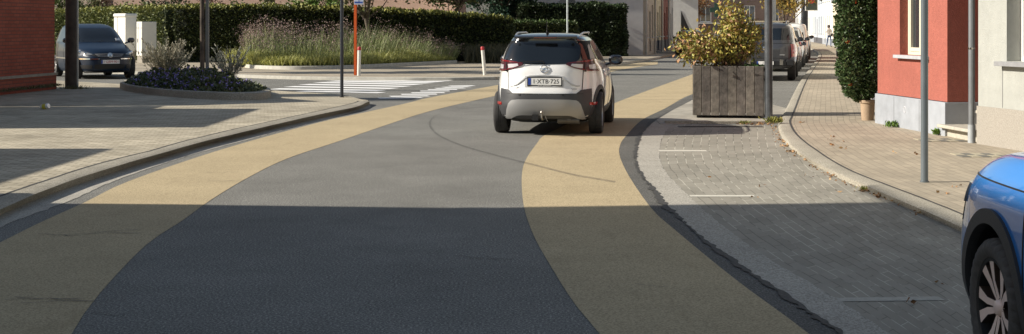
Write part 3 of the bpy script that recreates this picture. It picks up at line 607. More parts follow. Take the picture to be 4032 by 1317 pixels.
# ---- a family of ordinary cars from one builder
def car(name, label, pos, rz, paintm, kind='hatch', plate_txt=None, ink=INK, sc=1, group=None, lamps=True, R=.32, lamp_style='corner', **kw):
    t = thing(name, label, 'car', (pos[0], pos[1], kw.get('z', 0)), rz, group); t.scale = (sc, sc, sc)
    if kind == 'mpv':
        T = [(.18,.76,-1.95,1.95,4),(.3,.83,-2.04,2.06,3.6),(.45,.865,-2.08,2.10,3.3),(.62,.88,-2.09,2.09,3.2),(.76,.88,-2.08,2.0,3.1),(.86,.87,-2.06,1.83,3.0),(.94,.855,-2.04,1.52,3.0),(1.0,.84,-2.02,1.20,3.2),(1.06,.815,-2.0,1.02,3.6),(1.3,.71,-1.9,.62,4),(1.47,.62,-1.8,.28,4.2),(1.53,.56,-1.7,.05,4),(1.57,.46,-1.5,-.15,4),(1.59,.3,-1.2,-.3,4)]; ax = (-1.27, 1.30); zb, zt = 1.03, 1.47
    elif kind == 'pickup':
        T = [(.40,.80,-2.55,2.3,6),(.5,.90,-2.62,2.5,6),(.62,.955,-2.62,2.60,6),(.85,.965,-2.62,2.60,6),(1.0,.955,-2.62,2.4,6),(1.10,.94,-2.60,2.0,6),(1.16,.915,-2.57,1.35,6),(1.22,.89,-2.55,1.2,6),(1.5,.83,-2.48,.75,6),(1.72,.775,-2.40,.40,6),(1.79,.72,-2.3,.25,5),(1.82,.6,-2.2,.1,5),(1.83,.4,-2.0,0,4)]; ax = (-1.55, 1.55); zb, zt = 1.22, 1.68
    elif kind == 'suv':
        T = [(.22,.80,-2.05,2.0,4.5),(.34,.87,-2.15,2.15,4.5),(.6,.90,-2.18,2.2,4.5),(.85,.90,-2.15,2.1,4.5),(.98,.885,-2.12,1.8,4.5),(1.06,.87,-2.1,1.2,4.5),(1.14,.84,-2.07,1.0,4.5),(1.4,.76,-1.97,.65,5),(1.6,.69,-1.86,.35,5),(1.66,.62,-1.75,.15,5),(1.69,.5,-1.6,0,5),(1.70,.3,-1.3,-.2,4)]; ax = (-1.32, 1.32); zb, zt = 1.10, 1.60
    elif kind == 'van':
        T = [(.22,.82,-2.1,2.0,6),(.34,.90,-2.2,2.15,6),(.6,.92,-2.22,2.2,6),(.85,.92,-2.22,2.05,6),(1.0,.915,-2.21,1.7,6),(1.12,.90,-2.20,1.35,6),(1.5,.84,-2.15,.95,6),(1.75,.79,-2.1,.7,6),(1.83,.72,-2.0,.5,5),(1.86,.5,-1.8,.3,5)]; ax = (-1.32, 1.4); zb, zt = 1.12, 1.68
    else:
        T = [(.18,.76,-1.85,1.85,4),(.3,.83,-1.95,1.97,3.8),(.5,.87,-2.0,2.02,3.6),(.68,.875,-1.99,2.0,3.5),(.82,.87,-1.96,1.8,3.4),(.9,.855,-1.94,1.4,3.4),(.97,.835,-1.92,1.05,3.6),(1.2,.73,-1.8,.65,4),(1.36,.64,-1.66,.3,4.2),(1.43,.56,-1.5,.05,4),(1.46,.45,-1.3,-.1,4),(1.475,.3,-1.1,-.3,4)]; ax = (-1.27, 1.27); zb, zt = .97, 1.38
    sh = Shell(T); mb = MB(); sh.mesh(mb, 44, 96); body = mb.build('body', [paintm, BLACK], t, smooth=True); cut_arches(body, ax, (R+.05, R+.01), .56)
    yR, yF = sh.fr(zb), sh.ff(zb)
    top = T[-4][0]; mz = (zb+top)/2; wz = sh.fw(mz)
    # glass all round
    def gx(z): return sh.fw(z)*.86
    ws = MB(); sh.patch(ws, [[(z, sh.phx(u*gx(z), z, True)) for z in span(zb+.02, top-.02, 8)] for u in span(-1, 1, 20)], .007)
    glm = kw.get('glass', GLASS); ws.build('windscreen', glm, t, smooth=True)
    rw = MB(); rz_ = zb if kind != 'pickup' else 1.27; rt = top-.06 if kind != 'pickup' else 1.66
    rx = .84 if kind != 'pickup' else .86
    sh.patch(rw, [[(z, sh.phx(u*sh.fw(z)*rx, z)) for z in span(rz_+.03, rt, 8)] for u in span(-1, 1, 20)], .007); rw.build('rear_window', GLASS, t, smooth=True)
    yb, yt = sh.ff(zt), sh.fr(zt)
    for sd in (-1, 1):
        sg = MB(); y0, y1 = yR+.32, yF-.12
        ztf = lin([(y0, zb+.12), (y0+.25, zt-.04), (y0+.5, zt), (yb-.25, zt), (y1, zb+.05)])
        if kind != 'van': sh.band(sg, span(y0, y1, 24), lambda y: zb+.02, ztf, 'S', 6, .007, side=sd); sg.build('side_window', GLASS, t, smooth=True)
        else: sh.band(sg, span(.2, y1-.1, 12), lambda y: zb+.02, lin([(.2,zt),(yb-.1,zt),(y1,zb+.05)]), 'S', 6, .007, side=sd); sg.build('side_window', GLASS, t, smooth=True)
        pl2 = MB(); sh.band(pl2, span(-.12, -.03, 3), lambda y: zb, lambda y: zt+.01, 'S', 4, .010, side=sd); pl2.build('door_pillar', BLACKG, t)
        mirror(t, kw.get('mirrorm', BLACKG), sd, yF-.35, zb+.03, sh.fw(zb)-.02)
        for yy in (-.75, .1, .98): ds = MB(); sh.band(ds, span(yy-.005, yy+.005, 2), lambda y: .36, lambda y: zb, 'S', 8, .004, side=sd); ds.build('door_seam', BLACK, t)
        for ay in ax: wheel(t, sd*(sh.fw(.5)-.125), ay, R, .21 if kind != 'pickup' else .25, sd)
        if kind == 'mpv':
            hl_ = MB(); us = [sh.phx(x, .74, True) for x in span(.46, .80, 12)]+span(sh.phx(.80,.74,True)-2, sh.phy(1.62,.74), 8); n = len(us)-1
            lo, hi = lin([(0,.70),(.5,.665),(1,.72)]), lin([(0,.715),(.25,.76),(.6,.83),(1,.83)])
            sh.patch(hl_, [[(lo(i/n)+(hi(i/n)-lo(i/n))*k/4, sd*us[i]) for k in range(5)] for i in range(n+1)], .014); h = hl_.build('headlight', mat('headlamp', (.16,.17,.18), .06, coat=1, spec=.8), t, smooth=True)
            for (xx, zz, rr_) in ((.72,.755,.055),(.61,.735,.045)):
                lz = MB(); q = sh.q(zz, sd*sh.phx(xx, zz, True)); M = Matrix.Translation(q+Vector((sd*.012,.012,0))) @ Matrix.Rotation(radians(-90), 4, 'X'); lz.lathe([(0,.012),(rr_*.7,.010),(rr_,0)], 20, 0, M); lz.build('lamp_reflector', CHROME, h, smooth=True)
            tr = MB(); sh.band(tr, [sh.phy(y, .58, sd) for y in span(-1.0, .95, 12)], lambda p: .56, lambda p: .60, 'P', 2, .014); tr.build('side_trim', CHROME if kw.get('trim') else BLACK, t)
            ft = MB(); us2 = [sh.phx(x,.575,True) for x in span(.30,.80,8)]+span(sh.phx(.80,.575,True)-2, sh.phy(1.75,.575), 5); sh.patch(ft, [[(z, sd*u) for z in (.568,.592)] for u in us2], .02); ft.build('bumper_strip', CHROME, t, smooth=True)
        elif kind == 'pickup':
            tl = MB(); us = [sh.phx(x, .95) for x in span(.79, .93, 6)]+span(sh.phx(.93,.95)+1, sh.phy(-2.42,.95), 5); sh.patch(tl, [[(z, sd*u) for z in span(.76, 1.16, 6)] for u in us], .014); l = tl.build('tail_light', RED, t, smooth=True)
            wl = MB(); sh.patch(wl, [[(z, sd*u) for z in span(.80, .86, 3)] for u in us[1:7]], .018); wl.build('reverse_lens', mat('orange_lens', (.7,.25,.12), .15, coat=1), l)
        else:
            tl = MB(); us = [sh.phx(x, .85) for x in span(.60, .80, 6)]+span(sh.phx(.80,.85)+1, sh.phy(yR+.28,.85), 5); sh.patch(tl, [[(z, sd*u) for z in span(zb-.22, zb-.03, 5)] for u in us], .012); tl.build('tail_light', RED, t, smooth=True)
            hl_ = MB(); us = [sh.phx(x, .7, True) for x in span(.52, .80, 8)]; sh.patch(hl_, [[(z, sd*u) for z in span(.64, .76, 4)] for u in us], .012); hl_.build('headlight', kw.get('hl', CLEAR), t, smooth=True)
    if kind in ('hatch', 'suv', 'van'):
        gr = MB(); sh.band(gr, span(-.45, .45, 12), lambda x: .36, lambda x: .62, 'F', 4, .010); gr.build('front_grille', BLACKG, t)
        bp = MB(); pm = sh.phy(-1.75, .4); sh.band(bp, span(-pm, pm, 30), lambda p: .24, lambda p: .42, 'P', 4, .012); bp.build('rear_bumper', BLACK, t, smooth=True)
    if kind == 'mpv':
        gr = MB(); zlo, zhi = lin([(-.52,.70),(-.36,.63),(0,.605),(.36,.63),(.52,.70)]), lin([(-.52,.705),(-.3,.735),(0,.745),(.3,.735),(.52,.705)])
        sh.band(gr, span(-.50, .50, 24), zlo, zhi, 'F', 4, .010); G = gr.build('front_grille', BLACK, t, smooth=True)
        for k in range(3):
            b_ = MB(); f_ = lambda x, k=k: zlo(x)+(zhi(x)-zlo(x))*(.2+.27*k); sh.band(b_, span(-.40+.03*(2-k), .40-.03*(2-k), 20), f_, lambda x: f_(x)+.012, 'F', 2, .018); b_.build('grille_bar', SILVER, G)
        em = MB(); M = Matrix.Translation(sh.q(.69, 180)+Vector((0,.02,0))) @ Matrix.Rotation(radians(-80), 4, 'X'); em.lathe([(0,.004),(.055,.004),(.060,.012),(.070,.010),(.070,0)], 28, 0, M)
        em.box((-.014,.020,.008), (.010,.05,.006), .45, 1, M); em.box((.014,.020,.008), (.010,.05,.006), -.45, 1, M); em.box((-.022,-.022,.008), (.010,.045,.006), .35, 1, M); em.box((.022,-.022,.008), (.010,.045,.006), -.35, 1, M); em.build('emblem', [CHROME, BLACK], t, smooth=True)
        lg = MB(); sh.band(lg, span(-.42, .42, 16), lambda x: .30, lambda x: .42, 'F', 3, .010); lg.build('lower_grille', BLACK, t, smooth=True)
        for sd in (-1, 1):
            lg = MB(); sh.band(lg, [sd*x for x in span(.48, .74, 8)], lambda x: .30, lambda x: .41, 'F', 3, .010); lg.build('fog_lamp_grille', BLACK, t, smooth=True)
        lp = MB(); pm = 180-sh.phy(1.72,.24); sh.band(lp, [180-p for p in span(-pm, pm, 40)], lambda p: .205, lambda p: .235, 'P', 2, .03); lp.build('front_lip', BLACK, t, smooth=True)
        for x in (-.36, .36):                    # front seats behind the windscreen show dark through it
            pass
        stx = MB(); sh.patch(stx, [[(z, -sh.phx(x, z, True)*-1) for z in (1.09,1.16)] for x in (-.60,-.46)], .012); stx.build('windscreen_sticker', PLATE, t)
        wi = MB()
        for a, b in ((-.55,-.02),(.0,.5)): wi.tube([sh.q(1.055, sh.phx(a, 1.055, True))+Vector((0,.02,0)), sh.q(1.10, sh.phx(b, 1.10, True))+Vector((0,.02,0))], .009, 6)
        wi.build('wipers', BLACK, t)
    if kind == 'pickup':
        tg = MB(); sh.band(tg, span(-.775, .775, 20), lambda x: .72, lambda x: .732, 'R', 2, .006); sh.band(tg, span(-.775,.775,20), lambda x: 1.185, lambda x: 1.197, 'R', 2, .006)
        for x in (-.775, .775): sh.band(tg, span(x-.006, x+.006, 2), lambda q: .73, lambda q: 1.19, 'R', 5, .006)
        tg.build('tailgate_seam', BLACK, t)
        em = MB(); em.lathe([(0,.01),(.06,.01),(.072,.004),(.072,0)], 24, 0, Matrix.Translation(sh.q(1.03, 0)+Vector((0,-.012,0))) @ Matrix.Rotation(radians(90), 4, 'X')); em.build('emblem', CHROME, t, smooth=True)
        ha = MB(); sh.band(ha, span(-.10,.10,6), lambda x: 1.115, lambda x: 1.16, 'R', 2, .014); ha.build('tailgate_handle', BLACK, t)
        bp = MB(); bp.box((0,-2.66,.56), (1.30,.16,.15), 0, 0, bev=.02)
        for sd in (-1, 1): bp.box((sd*.77,-2.65,.58), (.26,.16,.20), 0, 0, bev=.03)
        b = bp.build('rear_bumper', BLACK, t, smooth=True)
        st = MB()
        for sd in (-1, 1): st.box((sd*.50,-2.745,.60), (.10,.02,.17), sd*.0, 0)
        st.build('bumper_step', CHROME, b)
        rk = MB()
        for sd in (-1, 1): rk.tube([(sd*.62,-2.2,1.80),(sd*.63,-2.1,1.89),(sd*.63,-.2,1.89),(sd*.62,-.1,1.80)], .018, 8)
        for y in (-2.0,-1.2,-.4): rk.box((0,y,1.885), (1.3,.06,.03))
        rk.build('roof_rack', CHROME, t)
        text('Ruimte', .07, (.50,-2.635,.83), (radians(90),0,0), SILVER, t) if False else None
        bd = MB(); bd.box((.52,-2.632,.83), (.16,.006,.025)); bd.build('badge', SILVER, t)
    if plate_txt:
        if kind == 'mpv': q = sh.q(.50, 180); plate(t, (0, q.y+.03, .50), (radians(90),0,pi), plate_txt, ink)
        elif kind == 'pickup': plate(t, (0,-2.755,.575), (radians(90),0,0), plate_txt, ink)
    ub = MB(); ub.box((0,0,.26 if kind != 'pickup' else .42), (1.1,3.0,.12)); ub.build('underbody', BLACK, t)
    return t, sh
car('car', 'dark blue family car facing the camera beside the brick building', (-14.3, 46.8), radians(-150), mat('midnight_blue', (.006,.016,.036), .30, spec=.45), 'mpv', '1\u00b7GBM\u00b7901', mat('plate_red', (.45,.03,.03), .5), sc=1.14, R=.325, trim=1)
st_ang = -atan2(.235, 1)
def along(z, off): return (-1.1+.235*z-off*cos(.23), z+off*sin(.23))
car('pickup_truck', 'grey pickup truck with hardtop parked first behind the wooden planter', (8.07+2.62*.23-.1, 43.1+2.6), st_ang, paint('graphite', (.06,.062,.068), .3), 'pickup', '1\u00b7119', INK, R=.39)
cars = [('dark red hatchback parked second behind the grey pickup', 'hatch', 53.6, paint('dark_red', (.20,.015,.02), .3)),
        ('silver estate car parked third in the kerbside row', 'suv', 59.4, paint('silver', (.42,.42,.42), .5)),
        ('tall white van parked fourth in the kerbside row', 'van', 65.6, paint('van_white', (.75,.75,.73))),
        ('black car with jutting mirrors parked last in the kerbside row', 'suv', 72.2, paint('black_paint', (.015,.015,.017)))]
for lb, kd, z, pm_ in cars:
    x, y = along(z, 1.05); car('car', lb, (x, y), st_ang, pm_, kd, group='cars parked along the right kerb')
car('car', 'dark car facing us by the left kerb half hidden behind the planter shrub', (11.0, 84.3), pi-.2, paint('anthracite', (.03,.033,.04), .3), 'hatch', hl=mat('sunlit_lamp', (.95,.95,.92), .3))

# ---- blue crossover, near right, only its front left quarter in frame
def blue_car():
    t = thing('car', 'bright blue crossover parked at the right edge with bronze two-tone wheel', 'car', (3.25, 5.44, 0), radians(0))
    Bl = paint('bright_blue', (.02,.20,.60))
    T = [(.20,.78,-1.95,1.95,8),(.30,.86,-2.05,2.05,9),(.45,.89,-2.10,2.11,9),(.62,.897,-2.11,2.12,8.5),(.75,.894,-2.10,2.10,8),(.86,.887,-2.09,2.07,7.5),(.93,.876,-2.08,2.03,7),(.985,.862,-2.06,1.97,6.5),(1.035,.842,-2.04,1.89,6),(1.08,.82,-2.02,1.73,5.5),(1.105,.80,-2.01,1.40,5),(1.12,.79,-2.0,1.08,5),(1.35,.70,-1.85,.55,4),(1.48,.65,-1.75,.25,4.2),(1.54,.56,-1.6,.0,4),(1.57,.3,-1.2,-.3,4)]
    sh = Shell(T); mb = MB(); sh.mesh(mb, 90, 180, split=[(1.13,1.6,2)]); body = mb.build('body', [Bl, BLACK, Bl], t, smooth=True); cut_arches(body, (-1.32, 1.32), (.40, .36), .55)
    for sd in (-1, 1):
        for ay in (-1.32, 1.32): c = MB(); arch_trim(sh, c, ay, .36, .395, .468, sd, .016, -25, 205); c.build('arch_cladding', mat('cladding_grey', (.035,.036,.038), .55, bump=.15, bscale=220), t, smooth=True)
        c = MB(); sh.band(c, span(-.84, .84, 24), lambda y: .21, lambda y: .40, 'S', 4, .014, side=sd)
        c.build('sill_cladding', MATS['cladding_grey'], t, smooth=True)
        # bonnet edge seam and headlamp
        sm = MB(); sh.patch(sm, [[(z, sd*p) for z in (.955,.963)] for p in span(62, 135, 30)], .003); sm.build('bonnet_seam', BLACK, t)
        hl_ = MB(); us = span(128, 152, 12); sh.patch(hl_, [[(.80+.10*k/4, sd*p) for k in range(5)] for p in us], .012); hl_.build('headlight', mat('headlamp', (.16,.17,.18), .06, coat=1), t, smooth=True)
        sg = MB(); sh.band(sg, span(-1.4, .9, 24), lambda y: 1.14, lin([(-1.4,1.2),(-1,1.46),(.1,1.46),(.9,1.13)]), 'S', 6, .008, side=sd); sg.build('side_window', GLASS, t, smooth=True)
        mirror(t, BLACKG, sd, .40, 1.08, .80)
        for yy in (-.8, .1, .88): ds = MB(); sh.band(ds, span(yy-.004, yy+.004, 2), lambda y: .42, lambda y: 1.07, 'S', 10, .004, side=sd); ds.build('door_seam', BLACK, t)
        fs = MB(); sh.patch(fs, [[(z, sh.phy(yy-.003, z, sd)), (z, sh.phy(yy+.003, z, sd))] for z, yy in [(z, 1.90-(.92-z)*.12) for z in span(.70, .90, 8)]], .003); fs.build('fender_seam', BLACK, t)
        for ay in (-1.32, 1.32): wheel(t, sd*.79, ay, .342, .215, sd, rim=mat('bronze_alloy', (.95,.76,.66), .35, metal=.1), tread=True, detail='fork', rimR=.245, steer=radians(-1) if ay > 0 else 0)
        tl = MB(); sh.band(tl, [sd*x for x in span(.5,.82,8)], lambda x: .84, lambda x: .94, 'R', 4, .012); tl.build('tail_light', RED, t)
    ws = MB(); sh.band(ws, span(-.62,.62,14), lambda x: 1.09, lambda x: 1.46, 'F', 6, .008); ws.build('windscreen', GLASS, t, smooth=True)
    rw = MB(); sh.band(rw, span(-.60,.60,14), lambda x: 1.10, lambda x: 1.44, 'R', 6, .008); rw.build('rear_window', GLASS, t, smooth=True)
    gr = MB(); sh.band(gr, span(-.55,.55,14), lambda x: .40, lambda x: .72, 'F', 4, .012); gr.build('front_grille', BLACKG, t)
    ub = MB(); ub.box((0,0,.28), (1.05,3.6,.14)); ub.build('underbody', BLACK, t)
blue_car()

# ------------------------------------------------------------------ buildings
def brick(name, c1, c2, joint, axis, jit=.15): return paver_mat(name, c1, c2, joint, .21, .065, .008, jitter=jit, rough=.9, wall=axis)
WINGL = mat('window_glass', (.03,.035,.04), .05, spec=.8)
STONE = mat('blue_stone', (.34,.36,.39), .7, var=.12, vscale=5, stain=.1, bump=.1)
SILL = mat('sill_stone', (.42,.43,.45), .7, var=.15, vscale=9)
ROOF = mat('roof_tile', (.14,.07,.05), .8, var=.3, vscale=3)
PVC = mat('cream_frame', (.72,.67,.52), .4)
WFRAME = mat('white_frame', (.78,.77,.74), .4)
ZINC = mat('zinc_pipe', (.30,.315,.33), .38, metal=.7, var=.15, vscale=6)
def wall_mesh(mb, L, Hh, holes, z0=0, reveal=.18, mi=0, rmi=None, y=0):
    xs = sorted({0, L, *[h[0] for h in holes], *[h[1] for h in holes]}); zs = sorted({z0, Hh, *[h[2] for h in holes if z0 < h[2] < Hh], *[h[3] for h in holes if z0 < h[3] < Hh]})
    for a, b in zip(xs, xs[1:]):
        for c, d in zip(zs, zs[1:]):
            mx, mz = (a+b)/2, (c+d)/2
            if any(h[0] < mx < h[1] and h[2] < mz < h[3] for h in holes): continue
            mb.add([(a,y,c),(b,y,c),(b,y,d),(a,y,d)], [(0,1,2,3)], mi)
    r = mi if rmi is None else rmi
    for a, b, c, d in holes:
        c, d = max(c, z0), min(d, Hh)
        mb.add([(a,y,c),(a,y+reveal,c),(a,y+reveal,d),(a,y,d),(b,y,c),(b,y+reveal,c),(b,y+reveal,d),(b,y,d)], [(0,1,2,3),(4,7,6,5),(3,2,6,7),(0,4,5,1)], r)
def house(label, p0, p1, Hh, depth, wallm, holes, door=None, plinth=None, ph=.55, cat='house', name='house', roof='gable', frame=WFRAME, group=None, sillm=SILL, reveal=.18, rh=2.2, z=.0, shutter=None, doorm=None):
    p0, p1 = Vector((*p0, 0)), Vector((*p1, 0)); d = p1-p0; L_ = d.length; t = thing(name, label, cat, (p0.x, p0.y, z), atan2(d.y, d.x), group)
    hs = list(holes)+([door] if door else []); mb = MB(); wall_mesh(mb, L_, Hh, hs, ph if plinth else 0, reveal)
    mb.add([(0,0,0),(0,depth,0),(L_,depth,0),(L_,0,0),(0,0,Hh),(0,depth,Hh),(L_,depth,Hh),(L_,0,Hh)], [(0,4,5,1),(1,5,6,2),(2,6,7,3)])
    if roof == 'gable': mb.add([(0,0,Hh),(0,depth,Hh),(0,depth/2,Hh+rh),(L_,0,Hh),(L_,depth,Hh),(L_,depth/2,Hh+rh)], [(0,2,1),(3,4,5)])
    mb.build('wall', wallm, t)
    if plinth:
        pb = MB(); wall_mesh(pb, L_+.004, ph, [h for h in hs if h[2] < ph], 0, reveal, y=-.025); pb.add([(0,-.025,ph),(L_,-.025,ph),(L_,0,ph),(0,0,ph),(0,-.025,0),(0,.0,0),(L_,-.025,0),(L_,0,0)], [(0,1,2,3),(0,3,5,4),(1,6,7,2)]); pb.build('plinth', plinth, t)
    for a, b, c, dd in holes:
        f = MB(); w = .07; y = reveal-.02
        for q in ((a,a+w,c,dd),(b-w,b,c,dd),(a+w,b-w,c,c+w),(a+w,b-w,dd-w,dd)): f.box(((q[0]+q[1])/2, y, (q[2]+q[3])/2), (q[1]-q[0], .07, q[3]-q[2]))
        if b-a > .8: f.box(((a+b)/2, y-.002, (c+dd)/2), (.06,.07,dd-c-2*w))
        fo = f.build('window', frame, t); g_ = MB(); g_.add([(a+w,y+.015,c+w),(b-w,y+.015,c+w),(b-w,y+.015,dd-w),(a+w,y+.015,dd-w)], [(0,1,2,3)]); g_.build('pane', WINGL, fo)
        s_ = MB(); s_.box(((a+b)/2, -.035+.05, c-.03), (b-a+.12, .20, .06)); s_.build('sill', sillm, t)
    if door:
        a, b, c, dd = door; f = MB(); f.box(((a+b)/2, reveal-.03, (c+dd)/2), (b-a, .05, dd-c)); 
        for k in range(3): f.box(((a+b)/2, reveal-.06, c+.35+.62*k), (b-a-.3, .02, .45), 0, 0, bev=.008)
        do = f.build('door', doorm or mat('dark_door', (.05,.035,.03), .4), t); h = MB(); h.tube([(b-.12, reveal-.09, c+1.0), (b-.12, reveal-.09, c+1.18)], .014, 6); h.build('handle', CHROME, do)
    r = MB()
    if roof == 'gable': r.grid([[(-.1,-.25,Hh-.14),(-.1,depth/2,Hh+rh+.03),(-.1,depth+.25,Hh-.14)],[(L_+.0,-.25,Hh-.14),(L_+.0,depth/2,Hh+rh+.03),(L_+.0,depth+.25,Hh-.14)]]); r.grid([[(-.1,-.25,Hh-.24),(-.1,depth/2,Hh+rh-.07),(-.1,depth+.25,Hh-.24)],[(L_+.0,-.25,Hh-.24),(L_+.0,depth/2,Hh+rh-.07),(L_+.0,depth+.25,Hh-.24)]])
    else: r.box((L_/2, depth/2, Hh+.06), (L_+.1, depth+.1, .12))
    ro = r.build('roof', ROOF, t)
    gu = MB(); gu.tube([(0,-.30,Hh-.12),(L_,-.30,Hh-.12)], .06, 8); gu.build('eaves_gutter', ZINC, ro)
    return t

# brick corner house on the left, its front already turned away from the sun; its roofline throws the pointed shadow on the plaza
BRK = paver_mat('red_brick', (.30,.075,.045), (.36,.10,.06), (.17,.075,.055), .30, .085, .012, jitter=.18, rough=.9, wall=0)
a0, a1 = P(0,375,LZ), P(215,352,LZ); dd = (a1-a0).normalized(); c1 = a1; c0 = a1-dd*8.0
t = thing('house', 'dark red brick corner house at the left edge of the frame', 'house', (c0.x, c0.y, 0), atan2(dd.y, dd.x))
# left of the street: outward side is +X, so the wall runs near to far with local -y outward
Lb = (c1-c0).length
mb = MB(); wall_mesh(mb, Lb, 3.6, [(.8,1.9,.95,2.4)], .52, .16)
prof = [(0,0),(0,3.6),(1.3,5.0),(4.3,3.62),(Lb,3.55),(Lb,0)]
mb.add([(x,9,z) for x,z in prof], [(0,1,2,3,4,5)]); mb.add([(0,.0,3.6),(1.3,.0,5.0),(4.3,.0,3.62)], [(0,2,1)])
for (xa, za), (xb, zb_) in zip(prof, prof[1:]):
    mb.add([(xa,0,za),(xb,0,zb_),(xb,9,zb_),(xa,9,za)], [(0,1,2,3)])
mb.build('wall', BRK, t)
pb = MB(); wall_mesh(pb, Lb+.03, .47, [], 0, .1, y=-.035); pb.add([(Lb+.03,-.035,0),(Lb+.03,3,0),(Lb+.03,3,.47),(Lb+.03,-.035,.47)], [(0,1,2,3)]); pb.build('plinth', BRK, t)
lg = MB(); lg.box((Lb/2+.02,-.015,.50), (Lb+.09,.10,.065)); lg.build('stone_course', mat('course_stone', (.30,.255,.20), .8, var=.2), t)
f = MB(); f.box((1.35,.12,1.68), (1.1,.06,1.45)); f.build('window', WFRAME, t)
ch = MB(); ch.box((3.2,4.2,5.5), (1.2,.9,5.2)); ch.build('chimney', BRK, t)  # stack out of view, added to cast a shadow band on the road

HSHADE = mat('plain_render', (.5,.46,.4), .9, var=.1)
def block(label, z0, z1, Hh, xf, depth, wallm):
    holes = []; n = max(1, int((z1-z0)/2.4))
    for k in range(n):
        x = (z1-z0)*(k+.5)/n
        for zz in ([.9] if Hh < 5 else [.9, 3.9, 7.0] if Hh > 8.5 else [.9, 3.9]):
            if not (n > 1 and k == 0 and zz == .9): holes.append((x-.5, x+.5, zz, zz+1.5))
    dr = ((z1-z0)*.5/n-.45, (z1-z0)*.5/n+.45, .15, 2.25) if n > 1 else None
    return house(label, (xf, z0), (xf, z1), Hh, depth, wallm, holes, dr, STONE, roof='flat', ph=.5)
# the low row and the tall house that stand just outside the left edge and shade the near ground
block('low garage of pale render between the corner house and a gap', 21.4, 26.3, 4.15, -12.1, 6, HSHADE)
block('low annex of pale render beside the tall house', 13.2, 17.5, 3.95, -12.1, 6, HSHADE)
block('garden wall of pale render closing the gap beside the brick corner house', 26.35, 27.45, 2.9, -12.1, .4, HSHADE)
tall_ = block('tall brick terrace house that shades the near road', 1.0, 12.75, 9.33, -12.2, 9, paver_mat('brown_brick', (.27,.12,.08), (.33,.16,.10), (.35,.32,.27), .21, .07, .01, jitter=.15, wall=0))
for o_ in tall_.children:                         # upper end leaned back so that its shadow edge slants
    if o_.name.split('.')[0] in ('wall', 'roof'):
        for v in o_.data.vertices:
            if v.co.x > 11.6 and v.co.z > 4.2: v.co.x -= (v.co.z-4.2)*.36
block('tall rendered terrace house behind the camera on the left', -12.0, .9, 11.6, -12.2, 9, HSHADE)

# salmon house, recessed doorway, downpipe and the pale rendered house on the right
RZr = RZ
A = P(3456,485,RZ); B = P(3730,537,RZ)
SALM = mat('salmon_render', (.37,.112,.08), .85, var=.13, vscale=14, stain=.10, bump=.6, bscale=60)
dAB = (B-A).normalized(); LAB = (B-A).length; nAB = Vector((-dAB.y, dAB.x, 0))     # nAB points into the house
def onwall(x):                                   # distance along the wall where image column x falls
    k = (x-CX)/F; return (A.x-k*A.y)/(k*dAB.y-dAB.x)
t = thing('house', 'salmon red rendered house with pale stone plinth behind the sign pole', 'house', A, atan2(dAB.y, dAB.x))
x0w, x1w = onwall(3543), onwall(3650); zs_ = 1.20
mb = MB(); wall_mesh(mb, LAB, 7.0, [(x0w, x1w, zs_, 3.0)], .52, .22)
mb.add([(0,0,0),(0,9,0),(0,9,7),(0,0,7),(LAB,0,.52),(LAB,1.3,.52),(LAB,1.3,7),(LAB,0,7)], [(0,3,2,1),(4,5,6,7)])
mb.add([(LAB,1.3,0),(LAB+1.6,1.3,0),(LAB+1.6,1.3,7),(LAB,1.3,7)], [(0,1,2,3)]); mb.build('wall', SALM, t)
pb = MB(); pb.box((LAB/2,-.03+.65,.245), (LAB+.03,1.33,.53)); pb.build('plinth', STONE, t, bevel=.006)
sm = MB()
for x in (.85, 1.9): sm.box((x, -.047, .25), (.006,.004,.5))
sm.build('plinth_joint', mat('joint', (.2,.2,.2), .9), t)
vr = MB(); xv = onwall(3573); vr.lathe([(.035,0),(.05,.006),(.06,0)], 24, 0, Matrix.Translation((xv,-.046,.31)) @ Matrix.Rotation(radians(90), 4, 'X')); vr.build('vent_ring', SILL, t)
f = MB(); w = .055
for q in ((x0w,x0w+w,zs_,3),(x0w+w+.01,x0w+2*w,zs_+.05,3),(x1w-w,x1w,zs_,3),(x0w+w,x1w-w,zs_,zs_+.05),(x0w+2*w,x1w-w,zs_+.055,zs_+.12)): f.box(((q[0]+q[1])/2, .17, (q[2]+q[3])/2), (q[1]-q[0], .06, q[3]-q[2]))
f.box(((x0w+x1w)/2-.02,.165,2.1), (.09,.07,1.8)); fo = f.build('window', PVC, t, bevel=.004); g_ = MB(); g_.add([(x0w,.185,zs_),(x1w,.185,zs_),(x1w,.185,3),(x0w,.185,3)], [(0,1,2,3)]); g_.build('pane', WINGL, fo)
s_ = MB(); s_.box(((x0w+x1w)/2, .035, zs_-.03), (x1w-x0w+.16, .25, .055)); s_.build('sill', SILL, t, bevel=.005)
st = MB(); st.box((LAB+.56,.40,.155), (1.30,1.06,.05), 0, 0, bev=.008); st.box((LAB+.60,.44,.055), (1.16,.90,.15), 0, 0, bev=.005); st.box((LAB+.62,.72,.375), (1.0,.66,.05), 0, 0, bev=.008); st.box((LAB+.66,.76,.26), (.90,.56,.17), 0, 0)
st.build('doorstep', mat('step_stone', (.45,.42,.35), .8, var=.2, vscale=12), t)
rb = MB(); rb.box((LAB/2+.8,4.4,7.1), (LAB+1.7,9.3,.2)); rb.build('roof', ROOF, t)
dr = MB(); dr.box((LAB+.65,1.27,1.45), (.95,.05,2.1)); dr.build('door', mat('dark_door', (.05,.035,.03), .4), t)
C_, D_ = P(3852,567,RZ), P(4032,596,RZ); dCD = (D_-C_).normalized()
PALE = mat('pale_render', (.405,.41,.375), .9, var=.08, vscale=6, bump=.6, bscale=80, stain=.06)
PEB = mat('pebble_dash', (.34,.31,.265), .9, var=.25, vscale=60, bump=.3, bscale=90)
def onwall2(x):
    k = (x-CX)/F; return (C_.x-k*C_.y)/(k*dCD.y-dCD.x)
xa = onwall2(3964); t = thing('house', 'pale cream rendered house with pebble plinth at the right edge', 'house', C_, atan2(dCD.y, dCD.x))
